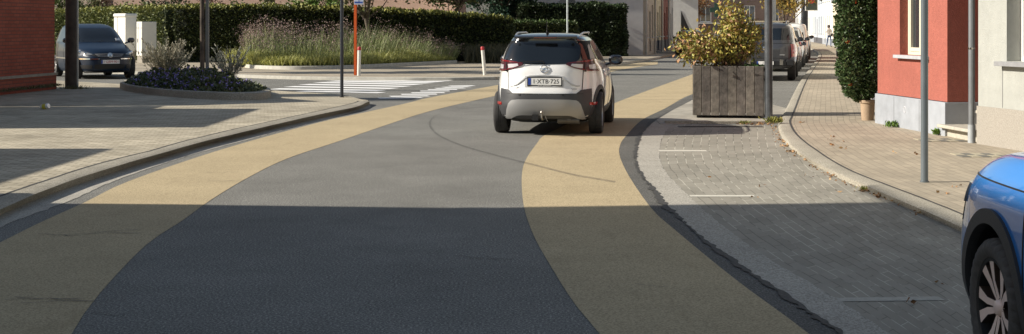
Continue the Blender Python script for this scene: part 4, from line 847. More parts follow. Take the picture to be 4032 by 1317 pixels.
LW = 7.5; mb = MB(); wall_mesh(mb, LW, 7.4, [(xa, xa+1.3, 1.19, 2.9),(xa+3,xa+4.3,1.19,2.9)], .54, .27, rmi=1); mb.add([(0,0,0),(0,9,0),(LW,9,0),(LW,0,0),(0,0,7.4),(0,9,7.4),(LW,9,7.4),(LW,0,7.4)], [(0,4,5,1),(1,5,6,2),(2,6,7,3)]); mb.build('wall', [PALE, mat('reveal_render', (.42,.42,.38), .9, var=.08, vscale=8)], t)
pb = MB(); pb.box((LW/2,.20,.25), (LW+.02,.44,.58)); pb.build('plinth', PEB, t)
sj = MB(); sj.box((onwall2(3948),-.003,.86), (.006,.004,.62)); sj.build('render_joint', MATS['joint'], t)
f = MB()
for b0 in (xa, xa+3):
    f = MB()
    for q in ((b0,b0+.05,1.19,2.9),(b0+.07,b0+.12,1.25,2.9),(b0+1.2,b0+1.3,1.19,2.9),(b0+.05,b0+1.2,1.19,1.25)): f.box(((q[0]+q[1])/2, .24, (q[2]+q[3])/2), (q[1]-q[0], .06, q[3]-q[2]))
    fo = f.build('window', WFRAME, t); g_ = MB(); g_.add([(b0,.255,1.19),(b0+1.3,.255,1.19),(b0+1.3,.255,2.9),(b0,.255,2.9)], [(0,1,2,3)]); g_.build('pane', WINGL, fo)
    s_ = MB(); s_.box((b0+.62, .03, 1.155), (1.5, .30, .06)); s_.build('sill', mat('sill_grey', (.27,.27,.275), .7, var=.15, vscale=9), t, bevel=.004)
rb = MB(); rb.box((LW/2,4.4,7.5), (LW,9.3,.2)); rb.build('roof', ROOF, t)
pp = P(3826,563,RZ); dp = MB(); dp.tube([(pp.x,pp.y,.30),(pp.x,pp.y,7.0)], .047, 16); dp.tube([(pp.x,pp.y,RZ),(pp.x,pp.y,.32)], .054, 16, 1); dp.tube([(pp.x,pp.y,1.40),(pp.x,pp.y,1.425)], .054, 16, 2)
tag(dp.build('downpipe', [ZINC, mat('pipe_foot', (.36,.38,.39), .5, var=.15), CHROME], smooth=True), 'grey zinc downpipe between the salmon house and the cream house', 'downpipe')
gp = MB(); gp.box((pp.x+.13,pp.y-.02,.36), (.035,.05,.62)); tag(gp.build('cable_duct', WFRAME, bevel=.006), 'short white duct at the foot of the zinc downpipe', 'duct')

# right row of the far street, far to near
def rx(z):
    tb = [(24,6.55),(70,17.2),(85,20.8),(100,24.2),(116,27.2),(140,31),(165,34.5),(190,37.5)]; return lin(tb)(z)
def M_(n, c, v=.08): return mat(n, c, .85, var=v, vscale=3)
rrow = [(190,166,'grey plaster house closing the far end of the right row',M_('wall_grey',(.42,.41,.40))),(165.8,142,'white terrace house just past the hanging shop sign',M_('wall_white',(.70,.69,.66))),(141.8,130,'pale blue grey terrace house with tall windows far up the right row',M_('wall_blue',(.48,.52,.56))),
        (129.8,117,'bright white terrace house behind the walking person',M_('wall_white2',(.74,.73,.69))),(116.8,104,'cream terrace house next to the white one on the right row',M_('wall_cream',(.68,.60,.44))),(103.8,92,'brown brick terrace house in the right row',M_('wall_brown',(.30,.17,.11))),
        (91.8,79,'light cream terrace house behind the parked scooter',M_('wall_cream2',(.66,.62,.50))),(78.8,64,'orange brick terrace house midway along the right row',M_('wall_orange',(.42,.20,.12))),(63.8,46,'white painted terrace house hidden mostly by the pyracantha',M_('wall_white3',(.68,.67,.62))),(45.8,26.2,'grey brick terrace house just past the pyracantha',M_('wall_grey2',(.35,.33,.31)))]
for z0, z1, lb, m_ in rrow:
    p0, p1 = (rx(z0), z0), (rx(z1), z1); L_ = hypot(p0[0]-p1[0], z0-z1); hs = []; n = int(L_/2.5)
    for k in range(n):
        x = L_*(k+.5)/n
        if k % 3 != 1: hs.append((x-.5, x+.5, .95, 2.6))
        hs.append((x-.5, x+.5, 3.9, 5.5))
    x = L_*1.5/n
    house(lb, p0, p1, 6.8, 8, m_, hs, (x-.48, x+.48, .15, 2.4), STONE if 'white' in lb else mat('dark_plinth', (.10,.10,.11), .8), group='terrace houses of the far street', z=RZ, doorm=[mat('door_red',(.18,.03,.025),.4),mat('door_green',(.03,.09,.06),.4),mat('door_wood',(.22,.11,.05),.5),mat('door_white',(.7,.7,.68),.4)][n % 4])
# left row of the far street, near to far, its fronts in shade
lrow = [((7.62,78.2),(8.55,82.6),'beige gabled house at the near end of the shaded left row',M_('wall_beige',(.50,.46,.38)),M_('pl_beige',(.40,.37,.32))),((8.6,82.8),(9.5,87.4),'cream house with navy plinth in the shaded left row',M_('wall_cream3',(.62,.56,.40)),mat('pl_navy',(.02,.03,.07),.6)),
        ((9.55,87.6),(10.5,92.3),'maroon brick house in the shaded left row',M_('wall_maroon',(.26,.10,.075)),mat('dark_plinth',(.1,.1,.11),.8)),((10.55,92.5),(11.4,97.0),'pale grey house at the far end of the shaded left row',M_('wall_grey3',(.52,.52,.50)),M_('pl_g',(.40,.40,.40)))]
for p0, p1, lb, m_, pm_ in lrow:
    L_ = hypot(p1[0]-p0[0], p1[1]-p0[1]); hs = [(.5,1.35,1.0,2.9),(L_-1.3,L_-.45,1.0,2.9),(.5,1.35,3.9,5.5),(L_-1.3,L_-.45,3.9,5.5)]
    house(lb, p0, p1, 6.4, 7, m_, hs, (L_/2-.42, L_/2+.42, .15, 2.5), pm_, ph=.75, group='terrace houses of the far street', z=LZ)
    q = Vector((*p0, 0)); dp = MB(); dp.tube([(q.x+.06,q.y-.02,LZ),(q.x+.06,q.y-.02,6.3)], .05, 8); tag(dp.build('downpipe', mat('pale_pipe', (.55,.53,.48), .5), smooth=True), 'pale downpipe at the near corner of the '+lb.split(' in ')[0].split(' at ')[0], 'downpipe')
# white rendered house behind the big hedge: blank gable toward us
GW = M_('gable_grey', (.55,.54,.52))
t = house('large pale grey rendered house behind the dark clipped hedge', (-2.6,77.6), (7.45,77.9), 5.4, 9, GW, [(1.2,2.4,3.6,4.9)], None, None, z=LZ, rh=1.2)
aw = MB(); aw.grid([[(x,-.02,2.95),(x,-1.0,2.65),(x,-1.0,2.45)] for x in (3.4,4.5)]); aw.tube([(3.4,-1.0,2.45),(4.5,-1.0,2.45)], .03, 6); aw.build('awning', M_('awning_cloth', (.42,.40,.36)), t)
# gable with its triangular shadow painted on in black, and the dark houses closing the view
t = house('white gable wall standing past the end of the left row', (11.6,103.5), (14.05,103.5), 4.6, 3, M_('wall_white4', (.66,.66,.63)), [], None, None, z=0, rh=.8)
tri = MB(); tri.add([(1.15,-.03,.2),(2.05,-.03,.9),(1.15,-.03,2.9),(1.15,-.0,.2),(2.05,0,.9),(1.15,0,2.9)], [(0,1,2),(0,3,4,1),(1,4,5,2)]); tri.build('painted_shadow', BLACK, t)
DKB = paver_mat('sooty_brick', (.13,.085,.07), (.17,.11,.09), (.12,.10,.09), .21, .07, .01, jitter=.2, wall=0)
t = house('dark brown brick hall closing the view at the end of the street', (17.2,150), (31.0,150), 7.5, 10, DKB, [(1,2.2,2.2,4),(3.4,4.6,2.2,4),(5.8,7,2.2,4),(8.2,9.4,2.2,4),(10.8,12,2.2,4)], (7.1,8.1,.1,2.1), M_('pl_s',(.3,.28,.25)), ph=.9)
bd = MB(); bd.box((6.9,-.06,3.0-.95), (13.8,.12,.14)); bd.build('stone_band', M_('band', (.45,.42,.38)), t)
# pink brick villa seen between the shrubs behind the left hedge
t = house('pinkish brick villa glimpsed above the long clipped hedge', (-25,86), (-3.5,84), 6.5, 9, paver_mat('pink_brick', (.46,.28,.21), (.52,.33,.25), (.5,.42,.35), .21, .07, .01, jitter=.12, wall=0), [(3,4.6,1.6,3),(7,8.6,1.6,3),(11,12.6,1.6,3),(15,16.6,1.6,3)], None, None, z=0)
t = house('pale villa behind the garden shrubs at far left', (-42,88), (-27,88), 6.0, 9, M_('wall_p', (.5,.42,.36)), [(3,4.6,1.6,3),(9,10.6,1.6,3)], None, None, z=0)

# ------------------------------------------------------------------ poles, signs, cabinets, planters
def pole(label, x, y, dia, Hh, m, z, name='sign_pole', cat='pole', cap=True):
    p = P(x, y, z); mb = MB(); r = dia/2; mb.tube([(p.x,p.y,z),(p.x,p.y,Hh)], r, 20); mb.tube([(p.x,p.y,z),(p.x,p.y,z+.015)], r*1.25, 20); o = mb.build(name, m, smooth=True); tag(o, label, cat); return o, p
PG = mat('painted_steel', (.16,.185,.20), .38, metal=.3, var=.12, vscale=3)
PD = mat('dark_steel', (.03,.035,.045), .4, var=.2)
pole('slim grey steel pole standing on the right pavement by the salmon house', 3640, 718, .078, 3.3, PG, RZ)
pole('slim dark steel pole at the left plaza corner near the crossing', 1346, 384, .078, 6.2, PD, LZ)
pole('thick galvanised lamp post beside the wooden planter', 3026, 466, .152, 7.5, mat('galvanised', (.13,.14,.15), .35, metal=.5, var=.45, vscale=3, bump=.2, bscale=9), .02, 'lamp_post', 'lamp post')
q = Vector((11.95, 57.0, 0)); mb = MB(); mb.tube([(q.x-1.1,q.y,0),(q.x-1.1,q.y,6.5)], .11, 14); tag(mb.build('lamp_post', mat('galvanised2', (.20,.21,.22), .4, metal=.4, var=.3, vscale=3), smooth=True), 'distant grey lamp post rising behind the parked cars', 'lamp post')
WOOD = mat('old_pole_wood', (.055,.040,.030), .85, var=.5, vscale=4, bump=.4, bscale=14)
p = P(279,349,LZ); mb = MB(); mb.tube([(p.x,p.y,LZ),(p.x+.02,p.y,7)], [.152,.13], 18); tag(mb.build('utility_pole', WOOD, smooth=True), 'thick dark wooden utility pole in front of the dark blue car', 'utility pole')
mb = MB(); mb.box((p.x+.165,p.y+.04,3.6), (.035,.06,7.0)); tag(mb.build('cable_channel', mat('channel_grey', (.45,.43,.38), .6), bevel=.004), 'slim grey cable channel running up beside the thick wooden pole', 'cable duct')
p = P(797,352,LZ); mb = MB(); mb.tube([(p.x,p.y,.2),(p.x-.01,p.y,6.5)], [.062,.055], 12); tag(mb.build('utility_pole', mat('pale_bark', (.10,.075,.055), .85, var=.8, vscale=2.5), smooth=True), 'thin brown wooden stake rising from the flower island', 'utility pole')
mb = MB(); mb.box((p.x+.115,p.y+.05,3.3), (.085,.085,6.2)); tag(mb.build('square_post', mat('grey_post', (.22,.21,.19), .6, var=.15), bevel=.006), 'square grey post standing against the thin wooden stake', 'post')
# bus stop
p = P(1399,297,LZ); ORG = mat('orange_paint', (.78,.13,.02), .4); t = thing('bus_stop_sign', 'bright orange bus stop post with blue and white panel', 'sign', p)
mb = MB(); mb.box((0,0,1.3), (.085,.085,2.6)); mb.box((.045,-.0,1.3), (.012,.05,2.6), 0, 1); mb.build('post', [ORG, mat('orange_dark', (.45,.05,.015), .5)], t)
mb = MB(); mb.box((.12,-.05,2.50), (.31,.03,.30), 0, 0); mb.box((.12,-.05,2.95), (.31,.03,.55), 0, 1); pn = mb.build('panel', [mat('sign_white', (.62,.68,.80), .4), mat('sign_blue', (.03,.09,.42), .35)], t)
mb = MB(); mb.box((.12,-.068,2.42), (.27,.004,.05)); mb.box((.03,-.068,2.56), (.10,.004,.03)); mb.box((.18,-.068,2.54), (.12,.004,.02)); mb.box((.12,-.068,2.50), (.012,.004,.22)); mb.build('route_graphics', MATS['sign_blue'], pn)
for (x, y, lean, lb) in ((1413,299,radians(1.0),'white bollard with red cap beside the orange bus stop post'),(1909,297,radians(-5),'leaning white bollard with red cap left of the white car')):
    p = P(x, y, LZ); t = thing('bollard', lb, 'bollard', p); t.rotation_euler = (0, lean, 0)
    mb = MB(); mb.tube([(0,0,0),(0,0,.84)], .058, 14); mb.build('post', mat('bollard_white', (.72,.70,.64), .5, var=.1), t, smooth=True); mb = MB(); mb.lathe([(.061,.84),(.062,.93),(.045,.955),(0,.96)], 14); mb.build('cap', mat('cap_red', (.42,.02,.025), .5), t, smooth=True)
# warning sign seen from behind
q = PZ(2234, 22, 58); t = thing('traffic_sign', 'back of a triangular traffic sign on a white pole beyond the white car', 'sign', (q.x, 58, LZ)); mb = MB(); mb.tube([(0,0,0),(0,0,3.6)], .038, 10); mb.build('post', mat('pale_pole', (.50,.55,.55), .5, var=.2), t, smooth=True)
zz = q.z; mb = MB(); tri_ = [(-.33,zz+.0),(.33,zz+.0),(.36,zz+.05),(.03,zz+.62),(-.03,zz+.62),(-.36,zz+.05)]; n = 6
mb.add([(x,.04,z) for x,z in tri_]+[(x,.06,z) for x,z in tri_], [tuple(range(6)), tuple(range(11,5,-1))]+[(i,i+6,(i+1)%6+6,(i+1)%6) for i in range(6)]); mb.build('sign_plate', mat('sign_back', (.05,.055,.06), .5), t)
# cabinets
CABW = mat('cabinet_grp', (.74,.73,.68), .5, var=.05, vscale=3)
def cabinet(label, x, y, w, d, h, rz, lid, base):
    p = P(x, y, LZ); t = thing('utility_cabinet', label, 'cabinet', (p.x, p.y, LZ), rz)
    b = MB(); b.box((0,0,base/2), (w*.92, d*.92, base)); b.build('base', M_('cab_base', (.33,.30,.25)), t)
    mb = MB(); mb.box((0,0,base+(h-base)/2), (w,d,h-base), 0, 0, bev=.015); mb.build('housing', CABW, t)
    if lid: mb = MB(); mb.box((0,0,h+.0), (w+.07,d+.07,.16), 0, 0, bev=.04); mb.build('lid', CABW, t)
    mb = MB(); mb.box((-w*.18,-d/2-.004,base+(h-base)/2), (.012,.008,h-base-.1)); mb.box((-w*.25,-d/2-.006,base+(h-base)*.45), (.03,.012,.16)); mb.box((0,-d/2-.004,h-.28 if not lid else h-.09), (w,.006,.010)); mb.build('door_gap', BLACK, t)
cabinet('tall white utility cabinet with overhanging lid in front of the left hedge', 493, 246, .98, .56, 2.12, radians(-43), True, .50)
cabinet('lower white utility cabinet right of the taller one', 577, 247, .42, .78, 1.83, radians(-40), False, .30)

# wooden planter
PW = mat('weathered_board', (.13,.11,.09), .85, var=.5, vscale=6, stain=.25, bump=.3, bscale=30)
PW.node_tree.nodes['Texture Coordinate'] if 'Texture Coordinate' in PW.node_tree.nodes else None
p = P(2868,466,.014); t = thing('wooden_planter', 'weathered wooden box planter with vertical boards beside the lamp post', 'planter', (p.x+.06, p.y+.40, .014), radians(-9))
WP, DP, HP = 1.30, .84, .92
for k in range(8):
    wb = WP/8; mb = MB(); mb.box((-WP/2+wb*(k+.5), -DP/2, .05+HP/2+random.uniform(-.004,.004)), (wb-.007, .035, HP), 0, 0, bev=.006); bo_ = mb.build('board', mat('board_%s' % 'abcd'[k % 4], [(.165,.145,.12),(.14,.122,.105),(.19,.168,.14),(.125,.11,.095)][k % 4], .85, var=.45, vscale=9, stain=.3, bump=.3, bscale=25), t)
    bo_.rotation_euler = (0, random.uniform(-.003,.003), 0)
for sd in (-1, 1): mb = MB(); mb.box((sd*(WP/2-.01),0,.05+HP/2), (.035,DP-.05,HP)); mb.build('side_panel', PW, t)
mb = MB(); mb.box((0,DP/2,.05+HP/2), (WP,.035,HP)); mb.build('back_panel', PW, t)
mb = MB(); mb.box((0,0,HP-.02), (WP-.06,DP-.06,.05)); mb.build('soil', mat('soil', (.035,.025,.018), .95, var=.4), t)
for sx in (-1,1):
    for sy in (-1,1): mb = MB(); mb.box((sx*(WP/2-.09),sy*(DP/2-.1),.03), (.05,.05,.08)); mb.build('foot', BLACK, t)
PLT = t

# tin on the plaza
p = P(177,431,LZ); mb = MB(); M = Matrix.Translation((p.x,p.y,LZ+.055)) @ Matrix.Rotation(radians(80),4,'Y') @ Matrix.Rotation(.3,4,'X'); mb.lathe([(0,-.09),(.045,-.09),(.052,-.08),(.052,.075),(.044,.09),(0,.09)], 20, 0, M); mb.lathe([(.0525,-.04),(.0525,.04)], 20, 1, M); tag(mb.build('drink_can', [mat('tin', (.75,.75,.76), .3, metal=.3), mat('tin_yellow', (.55,.48,.06), .4)], smooth=True), 'crumpled drink can lying on the shaded plaza', 'can')
# cover plates in the right pavement
for (x, y, lb) in ((3702,553,'mixed grey cover plates in the pavement by the doorstep'),(3862,613,'mixed grey cover plates in the pavement below the cream house')):
    p = P(x, y, RZ); mb = MB()
    for i in range(5):
        for j in range(2): mb.box((p.x-.26+.13*i, p.y-.13+.26*j, RZ+.004), (.12,.24,.008), 0, (i+j) % 2)
    tag(mb.build('cover_plate', [mat('plate_dark', (.16,.155,.135), .7), mat('plate_light', (.40,.36,.26), .8)]), lb, 'cover plate')
# hanging shop sign
q = PZ(3195,21,118); t = thing('shop_sign', 'dark hanging shop sign with red emblem and white rim above the pavement', 'sign', (q.x, 118, q.z)); mb = MB(); mb.box((0,0,.25), (1.06,.12,1.45), 0, 1); mb.box((0,-.03,.25), (.96,.12,1.35), 0, 0); mb.build('panel', [mat('sign_dark', (.03,.045,.04), .4), WFRAME], t)
mb = MB(); M = Matrix.Translation((-.03,-.10,.42)) @ Matrix.Rotation(radians(90),4,'X'); mb.lathe([(.20,0),(.20,.03),(.27,.03),(.27,0)], 24, 0, M); mb.box((-.03,-.11,.42), (.14,.03,.16)); mb.box((-.03,-.11,.30), (.24,.03,.05)); mb.build('emblem', mat('sign_red', (.60,.05,.035), .4), t)
mb = MB(); mb.tube([(.5,0,.9),(2.6,0,.9)], .03, 6); mb.build('bracket', BLACK, t)
# pharmacy cross
q = PZ(2822,40,140); t = thing('pharmacy_sign', 'unlit dark green pharmacy cross in front of the brown hall', 'sign', (q.x, 140, q.z)); mb = MB(); mb.box((0,0,0), (1.35,.2,.5)); mb.box((0,0.003,0), (.5,.2,1.4)); mb.build('cross', mat('cross_green', (.005,.045,.03), .3), t)
mb = MB(); mb.tube([(0,.3,-q.z),(0,.3,0)], .06, 8); mb.build('post', PD, t)
# scooter
q = P(3303,224,RZ); t = thing('motor_scooter', 'dark maroon motor scooter parked by the house wall', 'scooter', (q.x, q.y, RZ), -.35)
DM = paint('maroon', (.035,.008,.012), .2)
for yy in (-.62, .62): mb = MB(); mb.lathe([(.12,-.06),(.24,-.055),(.27,0),(.24,.055),(.12,.06)], 20, 0, Matrix.Translation((0,yy,.27)) @ Matrix.Rotation(radians(90),4,'Y')); mb.build('wheel', RUBBER, t, smooth=True)
mb = MB(); mb.tube([(0,-.95,.62),(0,-.7,.72),(0,-.2,.74),(0,.05,.45),(0,.45,.42),(0,.62,.75),(0,.6,1.0)], [.09,.20,.19,.14,.16,.20,.10], 12); mb.build('body', DM, t, smooth=True)
mb = MB(); mb.box((0,-.35,.93), (.30,.75,.12), 0, 0, bev=.03); mb.build('seat', BLACK, t); mb = MB(); mb.tube([(-.36,.5,1.08),(0,.56,1.03),(.36,.5,1.08)], .022, 8); mb.build('handlebar', BLACK, t)
mb = MB(); mb.box((0,-.98,.55), (.20,.03,.14)); mb.build('number_plate', PLATE, t); mb = MB(); mb.box((0,-.80,1.15), (.38,.34,.28), 0, 0, bev=.06); mb.build('top_box', BLACK, t, smooth=True)

# walking person on the far pavement
def person():
    q = P(3265, 187, RZ); s = 1.0; t = thing('person', 'person in white top and blue jeans with dark shoulder bag on the far pavement', 'person', (q.x, q.y, RZ), radians(12))
    J = [(0,0,.93),(0,0,1.12),(0,.01,1.34),(0,.02,1.46),(0,.03,1.53),(0,.035,1.64),(0,.03,1.72),
         (.09,0,.88),(.11,-.10,.50),(.12,-.03,.09),(.12,-.19,.04),(-.09,0,.88),(-.10,.10,.50),(-.10,.26,.13),(-.10,.16,.05),
         (.17,.01,1.40),(.24,.03,1.14),(.22,-.12,.93),(.21,-.17,.85),(-.17,.01,1.40),(-.27,-.02,1.15),(-.30,-.20,1.30),(-.27,-.26,1.38)]
    E = [(0,1),(1,2),(2,3),(3,4),(4,5),(5,6),(0,7),(7,8),(8,9),(9,10),(0,11),(11,12),(12,13),(13,14),(2,15),(15,16),(16,17),(17,18),(2,19),(19,20),(20,21),(21,22)]
    Rr = [.13,.12,.15,.06,.055,.095,.06,.09,.062,.045,.035,.09,.062,.045,.035,.055,.042,.03,.025,.055,.042,.03,.025]
    me = bpy.data.meshes.new('body'); me.from_pydata(J, E, []); o = bpy.data.objects.new('body', me); COL.objects.link(o)
    md = o.modifiers.new('s', 'SKIN'); 
    if not me.skin_vertices: 
        bm = bmesh.new(); bm.from_mesh(me); bm.verts.layers.skin.verify(); bm.to_mesh(me); bm.free()
    for v, r in zip(me.skin_vertices[0].data, Rr): v.radius = (r, r*.8)
    me.skin_vertices[0].data[0].use_root = True; sb = o.modifiers.new('u', 'SUBSURF'); sb.levels = 2; sb.render_levels = 2
    dg = bpy.context.evaluated_depsgraph_get(); m2 = bpy.data.meshes.new_from_object(o.evaluated_get(dg)); bpy.data.objects.remove(o)
    for m_ in (mat('skin', (.45,.27,.20), .6), mat('white_top', (.62,.58,.55), .8, var=.1), mat('jeans', (.04,.07,.15), .85), BLACK): m2.materials.append(m_)
    for f in m2.polygons:
        z = f.center.z; f.use_smooth = True; f.material_index = 3 if z < .09 else 2 if z < .95 and abs(f.center.x) < .19 else 0 if (z > 1.46 or (abs(f.center.x) > .2 and z < 1.0)) else 1
    b = bpy.data.objects.new('body', m2); COL.objects.link(b); b.parent = t
    mb = MB(); mb.lathe([(0,.13),(.06,.12),(.105,.06),(.112,0),(.10,-.08),(.06,-.15)], 20, 0, Matrix.Translation((0,.055,1.66))); mb.build('hair', mat('brown_hair', (.05,.03,.02), .6), t, smooth=True)
    mb = MB(); mb.box((.25,.05,.98), (.12,.30,.24), 0, 0, bev=.04); mb.tube([(.24,.05,1.1),(.10,.06,1.45),(-.02,.0,1.3)], .012, 6); bg_ = mb.build('handbag', BLACK); tag(bg_, 'black shoulder bag carried by the walking person', 'bag'); bg_.location = t.location; bg_.rotation_euler = t.rotation_euler
person()

# ------------------------------------------------------------------ vegetation
def leafmat(name, a, b, rough=.55):
    m = mat(name, a, rough, island=.45, col2=b, spec=.35)
    return m
HG = leafmat('yew_leaf', (.045,.062,.018), (.085,.095,.028)); HGT = leafmat('hedge_top_sunlit', (.26,.27,.06), (.36,.34,.10)); HCORE = mat('hedge_core', (.010,.014,.006), .95)  # hedge top leaves carry the sunlight in a paler colour
HL = leafmat('hedge_leaf_sunlit', (.15,.18,.06), (.25,.26,.10))  # paler leaf, sun on the left hedge face put into the colour
def hedge(name, label, pts, thick, m, leafs, size, group=None, core=HCORE, lump=.12, wob=1.2):
    """clipped hedge along pts of (x, y, height); random leaf clusters over a dark woody core"""
    V = [Vector((p[0], p[1], 0)) for p in pts]; hs = [p[2] for p in pts]; t = thing(name, label, 'hedge', V[0], 0, group); o0 = V[0]
    mb = MB(); rows = []
    ns = []
    for i in range(len(V)):
        d = (V[min(i+1, len(V)-1)]-V[max(i-1, 0)]).normalized(); ns.append(Vector((-d.y, d.x, 0)))
    for v, n, h in zip(V, ns, hs):
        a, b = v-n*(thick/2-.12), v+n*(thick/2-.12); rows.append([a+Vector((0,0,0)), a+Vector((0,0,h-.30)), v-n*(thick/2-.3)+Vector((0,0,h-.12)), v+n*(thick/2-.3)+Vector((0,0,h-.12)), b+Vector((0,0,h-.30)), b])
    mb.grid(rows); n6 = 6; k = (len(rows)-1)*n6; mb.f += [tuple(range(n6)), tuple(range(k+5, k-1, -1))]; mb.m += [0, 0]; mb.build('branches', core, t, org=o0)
    lf = MB(); tot = sum((b-a).length for a, b in zip(V, V[1:])); h0 = sum(hs)/len(hs); wA = [2*h0*tot, thick*tot*1.6, h0*thick*2]
    for _ in range(leafs):
        r = random.random()*sum(wA); 
        t_ = random.random()*tot; i = 0
        while i < len(V)-2 and t_ > (V[i+1]-V[i]).length: t_ -= (V[i+1]-V[i]).length; i += 1
        f = min(1, t_/(V[i+1]-V[i]).length); c = V[i].lerp(V[i+1], f); n = ns[i].lerp(ns[i+1], f).normalized(); h = hs[i]+(hs[i+1]-hs[i])*f
        if r < wA[0]: off = random.choice((-1, -1, 1))*thick/2; z = random.random()**.9*h; topf = 0; nn = n*math.copysign(1, off); q = c+n*off
        elif r < wA[0]+wA[1]: q = c+n*random.uniform(-.5, .5)*thick; z = h; nn = Vector((0,0,1))
        else:
            e = random.choice((0, -1)); q = V[e]+ns[e]*random.uniform(-.5,.5)*thick; z = random.random()*hs[e]; nn = (V[e]-V[1 if e == 0 else -2]).normalized()
        z = min(z, h-.10*max(0, (abs((q-c).dot(n))/(thick/2))**4))
        b = noise.noise(Vector((q.x*wob, q.y*wob, z*wob)))*lump+noise.noise(Vector((q.x*4, q.y*4, z*4)))*lump*.4
        q = Vector((q.x, q.y, z))+nn*(b-random.random()*.09)
        d = (nn*.8+Vector((random.gauss(0,.7), random.gauss(0,.7), random.gauss(0,.6)+.15))).normalized()
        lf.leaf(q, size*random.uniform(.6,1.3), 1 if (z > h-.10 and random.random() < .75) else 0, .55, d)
    lf.build('leaves', m, t, smooth='all', org=o0); return t
def pt(x, y, z=LZ): p = P(x, y, z); return (p.x, p.y)
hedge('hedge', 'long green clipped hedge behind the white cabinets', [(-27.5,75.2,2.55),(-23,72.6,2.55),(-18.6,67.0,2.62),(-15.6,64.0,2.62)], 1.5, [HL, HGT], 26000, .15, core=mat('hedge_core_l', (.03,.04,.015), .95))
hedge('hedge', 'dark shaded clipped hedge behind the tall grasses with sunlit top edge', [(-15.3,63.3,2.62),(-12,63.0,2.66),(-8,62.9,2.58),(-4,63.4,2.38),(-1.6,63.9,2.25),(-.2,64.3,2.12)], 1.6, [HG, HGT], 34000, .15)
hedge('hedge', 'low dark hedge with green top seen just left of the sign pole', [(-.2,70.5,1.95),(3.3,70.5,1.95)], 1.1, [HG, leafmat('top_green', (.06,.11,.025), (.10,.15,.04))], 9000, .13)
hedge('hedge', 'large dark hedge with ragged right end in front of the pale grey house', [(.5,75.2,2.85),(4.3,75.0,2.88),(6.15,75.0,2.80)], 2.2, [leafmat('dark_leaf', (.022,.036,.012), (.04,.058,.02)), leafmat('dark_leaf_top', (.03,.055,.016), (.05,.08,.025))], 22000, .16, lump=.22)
hedge('hedge', 'small green box hedge by the left kerb beyond the dark house fronts', [(11.3,93,1.3),(12.3,93,1.3)], .8, [HL, HGT], 2500, .10)

def canopy_tree(label, base, Hh, rad, m, leafs, size, trunk_r=.14, z0=None, squash=1.0, clumps=26, name='tree', bark=None, cat='tree', group=None, dens=.6):
    t = thing(name, label, cat, base, 0, group); z0 = z0 if z0 is not None else Hh*.35
    tb = MB(); cz = (z0+Hh)/2; hz = (Hh-z0)/2; pts = [Vector((0,0,0))]
    for k in range(1, 7): pts.append(Vector((random.gauss(0,.05)*k, random.gauss(0,.05)*k, (Hh*.8)*k/6)))
    tb.tube(pts, [trunk_r*(1-.13*k) for k in range(7)], 10); cl = []
    for _ in range(clumps):
        u = Vector((random.gauss(0,1), random.gauss(0,1), random.gauss(0,1))).normalized()*random.random()**.4
        c = Vector((u.x*rad*.85, u.y*rad*.85*squash, cz+u.z*hz*.85)); cl.append((c, random.uniform(.22,.42)*rad))
        i = min(5, max(1, int(c.z/(Hh*.8)*6)-1)); a = pts[i]; mid = a.lerp(c, .5)+Vector((0,0,-.08*rad)); tb.tube([a, mid, c], [trunk_r*.35, trunk_r*.2, .012], 5)
    tb.build('trunk', bark or mat('bark', (.09,.07,.05), .9, var=.4, vscale=6, bump=.5, bscale=20), t, smooth=True)
    lf = MB()
    for _ in range(leafs):
        c, r = random.choice(cl); u = Vector((random.gauss(0,1), random.gauss(0,1), random.gauss(0,.8))).normalized()*r*random.random()**dens
        lf.leaf(c+u, size*random.uniform(.6,1.3), 0, .6)
    lf.build('crown', m, t, smooth='all'); return t
G1 = leafmat('leaf_fresh', (.13,.17,.035), (.26,.27,.08)); G2 = leafmat('leaf_olive', (.09,.10,.03), (.20,.19,.07)); G3 = leafmat('leaf_deep', (.035,.055,.018), (.08,.10,.03)); RB = leafmat('leaf_burgundy', (.12,.03,.035), (.20,.12,.05)); PK = leafmat('leaf_pinkish', (.32,.20,.15), (.42,.34,.2))
def shrub(label, x, Y, Hh, rad, m, n=2600, size=.16, name='shrub'): return canopy_tree(label, ((x-CX)*Y/F, Y, 0), Hh, rad, m, n, size, .06, .3, clumps=18, name=name, cat='shrub', group='garden shrubs behind the hedges')
shrub('yellow green garden shrub between the brick house and the wooden pole', 235, 77, 3.9, 1.5, G1)
shrub('olive garden shrub just right of the wooden pole', 345, 78, 3.9, 1.6, G2)
shrub('pink tinged garden shrub above the left hedge', 425, 79, 3.7, 1.2, PK, 1500)
shrub('rounded bright green shrub above the white cabinets', 520, 76.5, 3.35, 1.9, G1, 3600)
shrub('dark green conifer shrub behind the rounded bright one', 650, 80, 4.4, 1.7, G3)
shrub('burgundy leaved shrub right of the grey square post', 850, 74, 3.7, 1.3, RB, 2400)
shrub('mixed olive shrub over the middle of the dark hedge', 955, 74, 3.75, 1.4, G2)
shrub('grey green shrub between burgundy shrub and fresh green tree', 1075, 75, 3.8, 1.5, leafmat('leaf_greyg', (.12,.13,.05), (.25,.22,.10)))
shrub('fresh green tree just left of the dark steel pole', 1250, 68, 4.2, 1.35, leafmat('leaf_lime', (.12,.21,.03), (.24,.33,.07)), 4200, .15, name='tree')
canopy_tree('green street tree whose low crown overhangs the hedge by the bus stop', (-6.35, 60.4, 0), 7.6, 3.1, G2, 15000, .17, .13, 2.55, clumps=44)
canopy_tree('leafy tree above the right half of the dark hedge', (-2.9, 66, 0), 6.8, 2.9, leafmat('leaf_mid', (.07,.10,.025), (.17,.19,.06)), 12000, .17, .13, 2.5, clumps=40)
canopy_tree('dark cedar with drooping boughs in front of the pale grey house', (-.6, 76, 0), 6.2, 2.2, leafmat('cedar', (.015,.045,.022), (.03,.07,.035)), 9000, .2, .16, 1.0, clumps=30)
